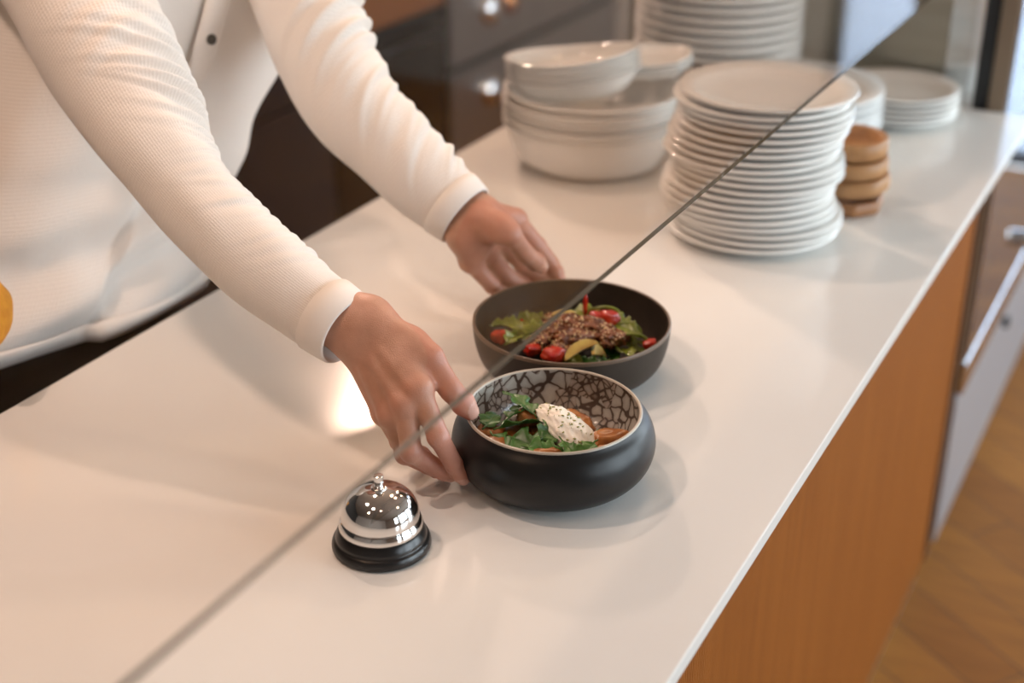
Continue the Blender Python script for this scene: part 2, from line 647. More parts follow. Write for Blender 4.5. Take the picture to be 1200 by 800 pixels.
tag(fr, 'grey steel undercounter fridge with cup handles behind the white bowls', 'refrigerator')
box('body', (-2.5, 3.71, 0.08), (bx - 0.02, 4.99, 0.88), M_black, fr)
box('plinth', (-2.46, 3.71, 0.0), (bx - 0.06, 4.99, 0.08), M_plinth, fr)
for (z0, z1, zh) in ((0.1, 0.44, 0.335), (0.465, 0.87, 0.605)):
    d = box('drawer', (bx - 0.019, 3.715, z0), (bx, 4.98, z1), M_greyst, fr, 0.003)
    hd = blob('handle', (0.036, 0.062, 0.055), M_chrome, 3, 0.0, 1, 3, d, (bx + 2.2, 3.965 - 4.35, zh))
    if zh > 0.5:
        hd2 = blob('handle', (0.03, 0.04, 0.045), M_warm_reflect, 3, 0.0, 1, 3, d, (bx + 2.2, 4.10 - 4.35, zh - 0.0))  # orange glint beside the chrome, put in as a coppery knob
KT = box('kitchen_worktop', (-2.52, 1.3, 0.881), (bx + 0.02, 4.99, 0.92), M_greyst, None, 0.003)
tag(KT, 'grey steel kitchen worktop along the back of the kitchen', 'countertop')

# ------------------------------------------------------------------ crockery
M_china = mat('white_china', (0.80, 0.79, 0.755), 0.10)
M_china.node_tree.nodes['Principled BSDF'].inputs['Coat Weight'].default_value = 0.3
M_china.node_tree.nodes['Principled BSDF'].inputs['Coat Roughness'].default_value = 0.05
M_china2 = mat('grey_white_china', (0.70, 0.71, 0.70), 0.12)


def plate_profile(R, pitch, foot=0.56, rise=0.0145, thick=0.0040):
    """coupe plate that nests in a stack: the foot of the next plate stands on this plate's well"""
    f = R * foot
    p = pitch - 0.0004
    lower = [(0, 0.0012), (f - 0.006, 0.0012), (f - 0.004, 0.0), (f, 0.0), (f + 0.002, 0.0022),
             (f + (R - f) * 0.45, 0.0022 + (rise - 0.0022) * 0.34), (R - 0.002, rise - 0.001)]
    rim = [(R, rise + thick * 0.45), (R - 0.0012, rise + thick)]
    upper = [(f + (R - f) * 0.55, p + 0.0014 + (rise + thick - p) * 0.18), (f + 0.008, p + 0.0001), (f * 0.7, p), (0, p)]
    return lower + rim + upper


def stack(name, label, group, n, loc, R, pitch, m, offs=None, jitter=0.002, foot=0.56, rise=0.0145, thick=0.0040, seed=1, n_seg=72):
    rnd = random.Random(seed)
    v, f = lathe(plate_profile(R, pitch, foot, rise, thick), n_seg)
    first = None
    for i in range(n):
        dx, dy = rnd.uniform(-jitter, jitter), rnd.uniform(-jitter, jitter)
        if offs and i in offs:
            dx += offs[i][0]
            dy += offs[i][1]
        if first is None:
            o = first = mesh_obj(name, v, f, m)
        else:
            o = link(first.copy())
        o.location = (loc[0] + dx, loc[1] + dy, loc[2] + i * pitch)
        o.rotation_euler = (0, 0, rnd.uniform(0, 6))
        tag(o, label % from_top(i, n), 'plate', group)
    return first


# the tall stack under the glass edge, 20 plates; image right is (0.884, 0.468)
sx, sy = 0.884, 0.468
offs = {}
for i in range(20):
    s = 0.004 * math.sin(i * 0.9)
    if i < 3:
        s += 0.003
    if 3 <= i <= 9:
        s -= 0.004
    if i in (10, 11):
        s -= 0.006
    if i == 9:
        s -= 0.002
    if 8 <= i <= 10:
        s += 0.004
    if i >= 12:
        s += 0.001 * (i - 12)
    if i == 19:
        s += 0.006
    if i == 18:
        s -= 0.002
    offs[i] = (s * sx, s * sy)
stack('dinner_plate', 'white dinner plate, %s in the tall stack crossed by the glass edge', 'dinner plates in the tall front stack',
      20, (-0.246, 1.668, ZC + 0.0005), 0.113, 0.0096, M_china, offs, 0.0012, seed=3)
# wide plates behind, seen through the glass
stack('wide_plate', 'wide greyish plate, %s in the stack behind the wooden dishes', 'wide plates behind the tall stack',
      8, (-0.312, 2.025, ZC + 0.0005), 0.141, 0.0118, M_china2, None, 0.002, 0.5, 0.018, 0.0052, seed=5)
stack('side_plate', 'white plate, %s in the short stack beside the steel cooler', 'plates beside the steel cooler',
      5, (-0.205, 2.27, ZC + 0.0005), 0.102, 0.0092, M_china, None, 0.002, seed=8)
stack('serving_plate', 'large white serving plate, %s in the tall stack at the back edge', 'serving plates at the far back',
      17, (-0.507, 2.236, ZC + 0.0005), 0.142, 0.0160, M_china, None, 0.0012, 0.6, 0.017, 0.0055, seed=11)


# deep bowls
def bowl_prof(pts, up):
    """outer wall through pts; the inner wall is the outer one lifted by `up`, so copies nest at any larger pitch"""
    out = smooth_profile(pts, 6)
    rb, H = pts[0][0], pts[-1][1]
    inn = [(r - 0.0004, z + up) for r, z in out if z + up < H - 0.001]
    re = out[-1][0]
    for (r0, z0), (r1, z1) in zip(out, out[1:]):
        if z0 + up <= H <= z1 + up:
            re = r0 + (r1 - r0) * (H - up - z0) / max(1e-6, z1 - z0)
    ro = out[-1][0]
    rim = [((ro * .75 + re * .25), H + 0.0008), ((ro * .3 + re * .7), H + 0.0008)]
    return [(0, 0.0015), (rb - 0.006, 0.0015), (rb - 0.004, 0)] + out + rim + inn[::-1] + [(rb * .9, up), (0, up)]


bowl_loc = (-0.553, 1.830)
bv, bf = lathe(bowl_prof([(0.084, 0), (0.107, 0.010), (0.121, 0.036), (0.1275, 0.0615), (0.1330, 0.0655), (0.1340, 0.068)], 0.0098), 72)
first = None
NB = 5
for i in range(NB):
    o = first.copy() if first else mesh_obj('serving_bowl', bv, bf, M_china)
    if first:
        link(o)
    else:
        first = o
    o.location = (bowl_loc[0] + 0.0015 * math.sin(i * 2.1), bowl_loc[1] + 0.0015 * math.cos(i * 3.3), ZC + 0.0005 + i * 0.0125)
    o.rotation_euler = (0, 0, i)
    tag(o, 'deep white bowl, %s in the back stack of round bowls' % from_top(i, NB), 'bowl', 'deep white bowls in the back stack')


def organic(R, ax, ay, wob, lift, sq=0.0):
    """moves lathe vertices into a pebble shaped, gently waving bowl"""
    def fn(x, y, z, a, r):
        k = 1 + wob * math.cos(2 * a + 0.6) + 0.5 * wob * math.cos(3 * a + 1.4)
        k *= 1 - sq * (1 - 1 / max(abs(math.cos(a)), abs(math.sin(a)))) * 0.5
        return (x * ax * k, y * ay * k, z + lift * (r / R) ** 3 * (math.cos(2 * a + 0.4)))
    return fn


pv, pf = lathe(bowl_prof([(0.050, 0), (0.070, 0.006), (0.083, 0.018), (0.0885, 0.0295), (0.0950, 0.0325), (0.0962, 0.0345)], 0.0072), 72, organic(0.0955, 1.02, 0.95, 0.025, 0.004))
first = None
NPB = 4
for i in range(NPB):
    o = first.copy() if first else mesh_obj('pebble_bowl', pv, pf, M_china)
    if first:
        link(o)
    else:
        first = o
    tilt = Matrix.Rotation(math.radians(-8), 4, Vector((0.3, 1.0, 0)).normalized())
    up = tilt @ Vector((0, 0, 1))
    o.location = Vector((-0.573, 1.815, ZC + 0.104)) + up * (i * 0.0095)
    o.rotation_euler = (tilt @ Matrix.Rotation(0.5, 4, 'Z')).to_euler()
    tag(o, 'pebble-shaped white bowl with wavy rim, %s of four, in the round bowls' % from_top(i, NPB), 'bowl', 'pebble-shaped bowls on the round bowls')
qv, qf = lathe(bowl_prof([(0.034, 0), (0.046, 0.003), (0.054, 0.009), (0.060, 0.015)], 0.0058), 72, organic(0.060, 1.08, 0.95, 0.0, 0.002, 0.55))
first = None
NQ = 3
for i in range(NQ):
    o = first.copy() if first else mesh_obj('square_dish', qv, qf, M_china)
    if first:
        link(o)
    else:
        first = o
    o.location = Vector((-0.500, 1.920, ZC + 0.1225 + i * 0.0068))
    o.rotation_euler = (math.radians(3), math.radians(-4), 0.25)
    tag(o, 'small squarish white dish, %s of those lying behind the pebble-shaped bowls' % from_top(i, NQ), 'dish', 'squarish dishes on the round bowls')

# wooden dishes
M_wdish = wood('oiled_oak', (0.36, 0.17, 0.065), (0.48, 0.25, 0.105), (1, 9, 9), 9, 0.45)
M_wdish2 = wood('oiled_acacia', (0.27, 0.115, 0.045), (0.38, 0.175, 0.07), (9, 1, 9), 9, 0.45)


def wooden_dish(R, H, corner, m, depth):
    prof = [(0, 0), (R * .86, 0), (R * .95, 0.002), (R, 0.007), (R, H - 0.003), (R - 0.002, H - 0.0005), (R - 0.007, H),
            (R - 0.010, H - 0.003), (R - 0.013, H - depth + 0.003), (R * .7, H - depth), (0, H - depth)]

    def fn(x, y, z, a, r):
        if corner == 0:
            return (x, y, z)
        k = PI / 4
        aa = ((a + k / 2) % k) - k / 2
        q = (1 - corner) + corner * math.cos(PI / 8) / math.cos(aa) * 1.03
        return (x * q, y * q, z)
    v, f = lathe(prof, 64, fn)
    return mesh_obj('wooden_dish', v, f, m)


wd = [(0.050, 0.020, 1.0, M_wdish2, 0.012, 0.000, 0.0, 0.0, 0.1, 0.0, 'octagonal wooden dish, lowest of the wooden stack beside the plates'),
      (0.050, 0.024, 0.35, M_wdish, 0.014, 0.006, 0.004, 0.028, 0.5, 4.0, 'wooden dish second from the bottom, tilted over the octagonal dish'),
      (0.0495, 0.024, 0.0, M_wdish, 0.014, 0.002, 0.0, 0.0535, 0.9, 2.0, 'round wooden dish second from the top of the wooden stack'),
      (0.049, 0.026, 0.0, M_wdish, 0.018, -0.001, 0.0, 0.0785, 1.7, 1.0, 'round hollowed wooden dish on top of the wooden stack')]
for (R, H, cn, m, dp, ox, oy, z, rz, ti, lab) in wd:
    o = wooden_dish(R, H, cn, m, dp)
    o.location = (-0.160 + ox, 1.822 + oy, ZC + 0.0005 + z)
    o.rotation_euler = (math.radians(ti) * 0.4, math.radians(-ti), rz)
    tag(o, lab, 'dish', 'wooden dishes beside the tall plate stack')

# ------------------------------------------------------------------ service bell
M_bellbase = mat('black_bell_base', (0.012, 0.011, 0.011), 0.28)
M_bellchrome = mat('bell_chrome', (0.78, 0.77, 0.76), 0.06, 1.0)
bell = empty('service_bell', (-0.286, 0.831, ZC))
tag(bell, 'chrome service bell with black base standing on the white worktop', 'bell')
lathe_obj('base', smooth_profile([(0, 0.0006), (0.036, 0.0006), (0.042, 0.001), (0.0428, 0.005), (0.0415, 0.009), (0.0395, 0.011),
                                  (0.039, 0.014), (0.0372, 0.018), (0.0355, 0.0205), (0.034, 0.021), (0, 0.021)], 4), M_bellbase, bell, 80)
lathe_obj('dome', smooth_profile([(0.0335, 0.0195), (0.0355, 0.0200), (0.0362, 0.0225), (0.0358, 0.0255), (0.0345, 0.0285), (0.0335, 0.0300), (0.0335, 0.0325),
                                  (0.0325, 0.0385), (0.0295, 0.0455), (0.024, 0.0515), (0.016, 0.0560), (0.007, 0.0580), (0, 0.0583)], 6), M_bellchrome, bell, 96)
lathe_obj('push_pin', smooth_profile([(0, 0.0575), (0.0065, 0.0577), (0.0062, 0.0592), (0.0036, 0.0600), (0.0032, 0.0625), (0.0041, 0.0640), (0.0041, 0.0690),
                                      (0.0036, 0.0702), (0, 0.0705)], 4), M_bellchrome, bell, 32)

# ------------------------------------------------------------------ the two bowls being served
M_matte = noisy('matt_black_glaze', (0.007, 0.0068, 0.007), (0.011, 0.0105, 0.0105), 20, 0.36, **{'Specular IOR Level': 0.35})
M_rim = noisy('beige_rim_glaze', (0.50, 0.45, 0.38), (0.40, 0.35, 0.29), 30, 0.3)
M_crack = mat('bubble_glaze', (0.4, 0.37, 0.33), 0.16)
t = NT(M_crack)
co = t.coord('Object')
wr = t.n('ShaderNodeTexNoise', Scale=40.0)
t.l(co, wr.inputs['Vector'])
mixv = t.n('ShaderNodeMix', _data_type='RGBA')
mixv.inputs['Factor'].default_value = 0.012
t.l(co, mixv.inputs[6])
t.l(wr.outputs['Color'], mixv.inputs[7])
cells = []
for sc in (70, 135):
    vo = t.n('ShaderNodeTexVoronoi', _feature='DISTANCE_TO_EDGE', Scale=sc)
    v1 = t.n('ShaderNodeTexVoronoi', _feature='F1', Scale=sc)
    t.l(mixv.outputs[2], vo.inputs['Vector'])
    t.l(mixv.outputs[2], v1.inputs['Vector'])
    pw = t.n('ShaderNodeMath', _operation='POWER')
    pw.inputs[1].default_value = 2.5
    t.l(v1.outputs['Distance'], pw.inputs[0])
    su = t.n('ShaderNodeMath', _operation='MULTIPLY_ADD')     # rounds the corners of the cells
    su.inputs[1].default_value = -0.17
    t.l(pw.outputs[0], su.inputs[0])
    t.l(vo.outputs['Distance'], su.inputs[2])
    cells.append(su.outputs[0])
sel = t.noise(co, 28, 1, 0.5)
gt = t.n('ShaderNodeMath', _operation='GREATER_THAN')
gt.inputs[1].default_value = 0.53
t.l(sel, gt.inputs[0])
r1 = t.ramp(cells[0], [(0.0, (0.075, 0.052, 0.040)), (0.02, (0.17, 0.135, 0.11)), (0.05, (0.36, 0.33, 0.285)), (0.3, (0.46, 0.43, 0.38))])
r2 = t.ramp(cells[1], [(0.0, (0.075, 0.052, 0.040)), (0.025, (0.15, 0.115, 0.09)), (0.07, (0.30, 0.25, 0.21)), (0.4, (0.41, 0.36, 0.31))])
mx = t.n('ShaderNodeMix', _data_type='RGBA')
t.l(gt.outputs[0], mx.inputs['Factor'])
t.l(r1, mx.inputs[6])
t.l(r2, mx.inputs[7])
t.l(mx.outputs[2], t.b.inputs['Base Color'])
t.bump(cells[0], 0.4, 0.002)

BB = (-0.2085, 1.007, ZC + 0.0005)
M_scratch = mat('pale_scratch', (0.10, 0.10, 0.10), 0.3)
bb = lathe_obj('serving_bowl', smooth_profile([(0, 0.002), (0.05, 0.002), (0.055, 0.0), (0.062, 0.0005), (0.078, 0.006), (0.0895, 0.018), (0.0945, 0.033),
                                               (0.0932, 0.046), (0.0885, 0.057), (0.0835, 0.0635), (0.0815, 0.0665)], 6), M_matte, None, 112, BB)
tag(bb, 'rounded black bowl of roast potatoes, herbs and white cream in the worker\'s right hand', 'bowl')
lathe_obj('rim', smooth_profile([(0.0816, 0.0662), (0.0808, 0.0680), (0.0792, 0.0682), (0.0782, 0.0668)], 4), M_rim, bb, 112)
lathe_obj('interior_glaze', smooth_profile([(0.0783, 0.0670), (0.0790, 0.058), (0.0778, 0.044), (0.070, 0.028), (0.055, 0.019), (0.03, 0.0165), (0, 0.016)], 8), M_crack, bb, 112)

M_brown = noisy('brown_stoneware', (0.032, 0.024, 0.018), (0.044, 0.033, 0.025), 25, 0.5, **{'Specular IOR Level': 0.25})
M_brownrim = mat('worn_brown_rim', (0.13, 0.085, 0.055), 0.35)
M_browni = noisy('brown_stoneware_inside', (0.028, 0.021, 0.016), (0.038, 0.029, 0.022), 25, 0.34, **{'Specular IOR Level': 0.35})
RB = (-0.285, 1.204, ZC + 0.0005)
rb = lathe_obj('serving_bowl', smooth_profile([(0, 0.002), (0.058, 0.002), (0.062, 0.0), (0.070, 0.0005), (0.085, 0.006), (0.0965, 0.018), (0.1025, 0.036),
                                               (0.1048, 0.056)], 6), M_brown, None, 112, RB)
tag(rb, 'dark brown stoneware bowl of beef salad in the worker\'s left hand', 'bowl')
lathe_obj('rim', smooth_profile([(0.1049, 0.0558), (0.1046, 0.0590), (0.1032, 0.0597), (0.1018, 0.0588)], 4), M_brownrim, rb, 112)
lathe_obj('interior', smooth_profile([(0.1019, 0.0589), (0.1005, 0.045), (0.0945, 0.024), (0.082, 0.0125), (0.06, 0.010), (0, 0.0095)], 8), M_browni, rb, 112)

# ------------------------------------------------------------------ food
def leafmat(name, c1, c2, rough=0.38):
    m = noisy(name, c1, c2, 60, rough, bump=0.3, bdist=0.0008)
    m.node_tree.nodes['Principled BSDF'].inputs['Subsurface Weight'].default_value = 0.0
    return m


M_herb = leafmat('herb_green', (0.025, 0.085, 0.012), (0.05, 0.14, 0.022))
M_herb2 = leafmat('herb_light_green', (0.05, 0.15, 0.025), (0.085, 0.21, 0.04))
M_potato = noisy('roast_potato', (0.42, 0.165, 0.04), (0.18, 0.05, 0.013), 55, 0.3, bump=0.4, bdist=0.002)
M_cream = noisy('white_cream', (0.86, 0.83, 0.75), (0.80, 0.76, 0.67), 80, 0.42, bump=0.5, bdist=0.002)
M_cream.node_tree.nodes['Principled BSDF'].inputs['Subsurface Weight'].default_value = 0.2
M_cream.node_tree.nodes['Principled BSDF'].inputs['Subsurface Radius'].default_value = (0.006, 0.005, 0.004)
M_fleck = mat('herb_fleck', (0.30, 0.30, 0.07), 0.5)
M_meat = noisy('glazed_beef', (0.060, 0.018, 0.008), (0.26, 0.085, 0.03), 110, 0.24, bump=0.9, bdist=0.004)
M_tomato = noisy('tomato_red', (0.36, 0.010, 0.006), (0.46, 0.045, 0.015), 90, 0.15)
M_lettuce = leafmat('lettuce', (0.08, 0.125, 0.010), (0.20, 0.235, 0.028), 0.3)
M_spinach = leafmat('spinach', (0.02, 0.075, 0.014), (0.04, 0.13, 0.02), 0.25)
M_zuc = noisy('grilled_courgette', (0.55, 0.40, 0.10), (0.35, 0.20, 0.05), 50, 0.35, bump=0.3, bdist=0.001)
M_zskin = mat('courgette_skin', (0.02, 0.05, 0.012), 0.3)
M_sesame = mat('sesame_seed', (0.72, 0.50, 0.24), 0.45)
M_radish = noisy('radish', (0.7, 0.60, 0.5), (0.8, 0.7, 0.62), 30, 0.3)


def herb_leaf(L, W, lobes, depth, curl, fold, seed, th=0.0005, tip=1.0):
    """lobed, folded and curled leaf with a midrib and its stalk; grows along +x"""
    rnd = random.Random(seed)
    ns, nw = 28, 8
    top, vs, fs = [], [], []
    ph = rnd.uniform(0, 6)
    for s in (1, -1):
        for i in range(ns + 1):
            u = i / ns
            prof = max(0.03, (math.sin(PI * min(1, u ** 0.75)) ** 0.7)) * (1 - 0.25 * u * tip)
            lob = 1 - depth * (0.5 + 0.5 * math.cos(u * lobes * 2 * PI)) - depth * .3 * (0.5 + 0.5 * math.cos(u * lobes * 6 * PI + ph))
            w = W * prof * (lob if 0.03 < u < 0.97 else 1)
            for j in range(-nw, nw + 1):
                q = j / nw
                x = u * L - 0.25 * W * abs(q) * (1 - u) * 0.6
                y = q * w
                z = fold * abs(y) - curl * (u ** 2) * L + 0.0016 * math.sin(u * 13 + ph + q * 3) * abs(q) - 0.0004 * (1 - min(1, abs(q) * 6))
                vs.append((x, y, z + s * th * 0.5 * (1 if abs(q) < 1 else 0.2)))
    row = 2 * nw + 1
    half = (ns + 1) * row
    for i in range(ns):
        for j in range(2 * nw):
            a = i * row + j
            fs.append((a, a + row, a + row + 1, a + 1))
            fs.append((half + a, half + a + 1, half + a + row + 1, half + a + row))
    for i in range(ns):
        for j in (0, 2 * nw):
            a = i * row + j
            q = (a, a + row, half + a + row, half + a)
            fs.append(q if j else q[::-1])
    return vs, fs


def place_leaf(name, label, cat, group, L, W, lobes, depth, curl, fold, seed, m, loc, rot, tip=1.0, stalk=0.0):
    v, f = herb_leaf(L, W, lobes, depth, curl, fold, seed, tip=tip)
    o = mesh_obj(name, v, f, m, None, True, loc, rot)
    if stalk:
        pipe('stalk', [(-stalk, 0.001, 0.0), (-stalk * .5, 0, 0.0006), (0, 0, 0), (L * 0.55, 0, -curl * .3 * L)], [0.0009, 0.0008, 0.0007, 0.0003], m, o, 8)
    tag(o, label, cat, group)
    return o


# image right / away from the camera, as directions on the table
EX, EY = Vector((0.884, 0.468, 0)), Vector((-0.468, 0.884, 0))


def at_bowl(c, r, u, z):
    """point in a bowl: r to the image right, u away from the viewer"""
    p = Vector(c) + EX * r + EY * u
    return (p.x, p.y, c[2] + z)


YAW = math.atan2(0.468, 0.884)
R_ = math.radians
# --- black bowl: potatoes
for i, (r, u, z, sx_, sy_, sz_, rz, tx, lab) in enumerate([
        (-0.016, 0.022, 0.043, 0.020, 0.012, 0.011, 0.5, 0.5, 'roast potato wedge standing behind the white cream'),
        (0.022, 0.020, 0.037, 0.018, 0.012, 0.011, -0.7, 0.3, 'roast potato chunk right of the long green leaf'),
        (0.052, -0.010, 0.038, 0.019, 0.012, 0.010, 0.25, 0.1, 'glossy roast potato wedge at the bowl\'s right edge'),
        (0.050, -0.028, 0.036, 0.012, 0.009, 0.008, 0.3, 0.0, 'small potato piece at the right end of the cream'),
        (-0.056, 0.006, 0.036, 0.014, 0.011, 0.009, 0.2, 0.2, 'browned potato piece by the worker\'s thumb'),
        (-0.052, -0.018, 0.036, 0.015, 0.012, 0.010, 0.9, 0.0, 'potato piece under the leaves at the bowl\'s left'),
        (-0.010, -0.030, 0.033, 0.020, 0.015, 0.012, 0.4, 0.0, 'potato chunk under the front leaves'),
        (0.022, -0.026, 0.030, 0.020, 0.015, 0.012, 1.4, 0.0, 'potato chunk under the front end of the cream'),
        (0.000, 0.002, 0.030, 0.024, 0.020, 0.014, 0.0, 0.0, 'potato chunk in the middle under the cream'),
        (-0.030, 0.004, 0.032, 0.020, 0.016, 0.012, 1.0, 0.0, 'potato chunk left of the cream')]):
    o = blob('potato_chunk', (sx_, sy_, sz_), M_potato, 11 + i, 0.22, 1.6, 4, None, at_bowl(BB, r, u, z), (tx, 0.1, rz + YAW), 3.2, 0.02)
    tag(o, lab + ' in the black bowl', 'potato', 'roast potatoes in the black bowl')
# --- cream
bm = bmesh.new()
bmesh.ops.create_icosphere(bm, subdivisions=5, radius=1)
for v in bm.verts:
    d = v.co.normalized()
    k = 1 + 0.10 * noise.noise(d * 2.3) + 0.07 * noise.noise(d * 6.0 + Vector((3, 1, 0))) + 0.035 * noise.noise(d * 14)
    wdt = 0.0185 + 0.005 * d.x
    v.co = Vector((d.x * 0.042 * k, d.y * wdt * k, d.z * 0.013 * k - 0.012 * d.x - 0.008 * d.x * d.x))
cr = bm_obj('cream_dollop', bm, M_cream, None, True, at_bowl(BB, 0.012, -0.006, 0.048), (0, 0, YAW - 0.85))
tag(cr, 'white creamy dollop sprinkled with green herbs in the black bowl', 'cream')
deps = None
rnd = random.Random(4)
bm = bmesh.new()
for i in range(60):
    th = rnd.uniform(0, 2 * PI)
    rr_ = rnd.uniform(0, 0.85) ** 0.6
    d = Vector((rr_ * math.cos(th), rr_ * math.sin(th), math.sqrt(max(0.02, 1 - rr_ * rr_))))
    k = 1 + 0.10 * noise.noise(d * 2.3) + 0.07 * noise.noise(d * 6.0 + Vector((3, 1, 0))) + 0.035 * noise.noise(d * 14)
    p = Vector((d.x * 0.042 * k, d.y * (0.0185 + 0.005 * d.x) * k, d.z * 0.013 * k - 0.012 * d.x - 0.008 * d.x * d.x + 0.0004))
    s = rnd.uniform(0.0005, 0.0011)
    r = bmesh.ops.create_icosphere(bm, subdivisions=1, radius=1)
    a = rnd.uniform(0, 3)
    for v in r['verts']:
        c = v.co.copy()
        v.co = p + Vector((c.x * s * 1.8 * math.cos(a) - c.y * s * math.sin(a), c.x * s * 1.8 * math.sin(a) + c.y * s, c.z * s * 0.5))
o = bm_obj('herb_flecks', bm, M_fleck, None, True, cr.location, cr.rotation_euler)
tag(o, 'finely chopped green herb flecks scattered over the white cream', 'herbs', None, 'stuff')
# --- leaves in the black bowl  (r, u, z, L, W, heading, pitch, roll)
LV = [(-0.020, 0.014, 0.056, 0.030, 0.013, 2.3, -0.35, 0.3, M_herb, 'coriander leaf draped over the potato at the back left'),
      (-0.048, -0.004, 0.050, 0.034, 0.017, 0.2, -0.2, -0.5, M_herb, 'dark coriander leaf lying left of the cream'),
      (-0.036, -0.020, 0.047, 0.032, 0.016, -0.5, 0.05, 0.3, M_herb, 'coriander leaf at the front left of the cream'),
      (-0.055, -0.012, 0.045, 0.026, 0.013, -1.0, 0.1, 0.2, M_herb2, 'lighter coriander leaf by the front left rim'),
      (-0.022, -0.034, 0.046, 0.028, 0.013, -0.1, 0.1, 0.35, M_herb2, 'coriander leaf along the front rim'),
      (0.008, -0.028, 0.049, 0.026, 0.012, -0.9, 0.25, 0.1, M_herb2, 'bright lobed coriander leaf on the front of the cream'),
      (0.034, -0.030, 0.047, 0.022, 0.012, -2.2, 0.2, -0.2, M_herb2, 'bright lobed coriander leaf on the right end of the cream'),
      (0.005, 0.022, 0.051, 0.050, 0.0095, -0.72, 0.12, -0.5, M_herb, 'long green leaf lying along the cream\'s upper side'),
      (0.038, -0.002, 0.042, 0.024, 0.009, -0.3, 0.05, -0.2, M_herb, 'small dark leaf before the right-hand potato'),
      (-0.062, 0.004, 0.048, 0.020, 0.010, 1.2, -0.1, 0.2, M_herb, 'small coriander leaf beside the worker\'s thumb'),
      (-0.040, 0.012, 0.052, 0.024, 0.012, 0.9, -0.2, -0.4, M_herb, 'coriander leaf left of the standing potato'),
      (-0.010, -0.022, 0.050, 0.026, 0.013, 0.9, -0.1, 0.5, M_herb, 'dark leaf tucked under the cream\'s left side')]
for i, (r, u, z, L, W, hd, pt, rl, m, lab) in enumerate(LV):
    place_leaf('coriander_leaf', lab + ', black bowl', 'leaf', 'coriander leaves in the black bowl', L * (1.3 if r < 0 else 1.1), W * (1.3 if r < 0 else 1.1),
               3 if W > 0.0105 else 5, 0.42 if W > 0.0105 else 0.22, 0.18, 0.25, 40 + i, m, at_bowl(BB, r, u, z), (rl, pt, hd + YAW), stalk=0.008)

# --- brown bowl: bed of greens
rnd = random.Random(12)
ruf = []
GR = [(-0.062, 0.000), (-0.060, 0.022), (-0.042, -0.018), (-0.030, 0.040), (0.020, 0.034), (0.034, 0.042), (0.060, 0.020), (0.070, -0.004),
      (0.062, -0.026), (0.040, -0.044), (0.020, -0.050), (-0.016, -0.046), (-0.050, 0.034), (0.048, -0.014), (0.078, 0.012), (0.002, 0.046),
      (-0.074, 0.012), (-0.056, -0.008), (-0.050, 0.014), (-0.036, 0.030), (-0.068, -0.014), (0.056, 0.008), (0.066, 0.006), (0.010, 0.040)]
GL = ['left', 'upper left', 'lower left', 'back', 'back centre', 'back right', 'right', 'far right', 'lower right', 'front right', 'front',
      'front left', 'far left', 'inner right', 'outer right', 'rear',
      'outer left', 'inner left', 'middle left', 'upper middle left', 'outer lower left', 'upper inner right', 'upper right', 'middle back']
for i, (r, u) in enumerate(GR):
    m = M_spinach if i in (9, 10, 2, 13) else M_lettuce
    z = 0.026 + rnd.uniform(0, 0.010) + (0.006 if i in (6, 7, 14, 5) else 0.007 if i in (0, 1, 2, 3, 12) else 0.014 if i > 15 else 0)
    L, W = rnd.uniform(0.036, 0.050), rnd.uniform(0.011, 0.017)
    hd = rnd.uniform(0, 6.28)
    off = Vector((-math.cos(hd), -math.sin(hd), 0)) * L * 0.5
    p = Vector(at_bowl(RB, r * 0.86, u * 0.86, z)) + off
    place_leaf('salad_leaf', ('dark green salad leaf' if m is M_spinach else 'yellow-green curly salad leaf') + ' at the %s of the brown bowl\'s salad' % GL[i], 'leaf',
               'salad leaves in the brown bowl', L, W, 5, 0.3, 0.25, 0.5, 70 + i, m, p, (rnd.uniform(-0.6, 0.6), rnd.uniform(-0.35, 0.2), hd))
# curly stems at the right
for i, (r, u, z, s, lab) in enumerate([(0.060, 0.004, 0.038, 1, 'curled pale green stem at the right'), (0.066, -0.018, 0.036, -1, 'curled yellow-green stem at the lower right'), (0.040, 0.030, 0.045, 1, 'upright curled stem at the back right')]):
    c = Vector(at_bowl(RB, r, u, z))
    pts = [c + EX * (0.014 * math.cos(a * s) * (1 + .2 * a)) + Vector((0, 0, 0.011 * math.sin(a))) + EY * (0.004 * a) for a in [k * 0.42 for k in range(9)]]
    o = pipe('curled_shoot', pts, [0.0021 - 0.0001 * k for k in range(9)], M_lettuce, None, 10)
    tag(o, lab + ' of the brown bowl', 'stem', 'curled stems in the brown bowl')
# beef
rnd = random.Random(5)
BF = [(-0.012, 0.000, 0.043, 0.024, 0.011, 0.4), (0.012, 0.008, 0.048, 0.028, 0.012, 0.1), (0.034, 0.000, 0.045, 0.024, 0.011, -0.5), (-0.032, -0.012, 0.040, 0.020, 0.011, 0.9),
      (0.004, -0.014, 0.044, 0.026, 0.010, 0.3), (0.026, 0.014, 0.044, 0.020, 0.010, 0.9), (-0.024, 0.016, 0.040, 0.022, 0.012, -0.3), (0.046, -0.008, 0.040, 0.018, 0.011, 0.7),
      (-0.044, 0.006, 0.036, 0.018, 0.010, 0.2), (-0.012, -0.028, 0.036, 0.018, 0.010, 0.6), (-0.022, 0.040, 0.036, 0.016, 0.010, 0.6)]
BL = ['in the middle of the heap', 'on top of the heap', 'on the right side of the heap', 'at the lower left of the heap', 'at the front of the heap', 'behind the top strip',
      'at the back left of the heap', 'at the far right of the heap', 'at the far left of the heap', 'lowest at the front left', 'behind the heap by the back leaf']
beefs = []
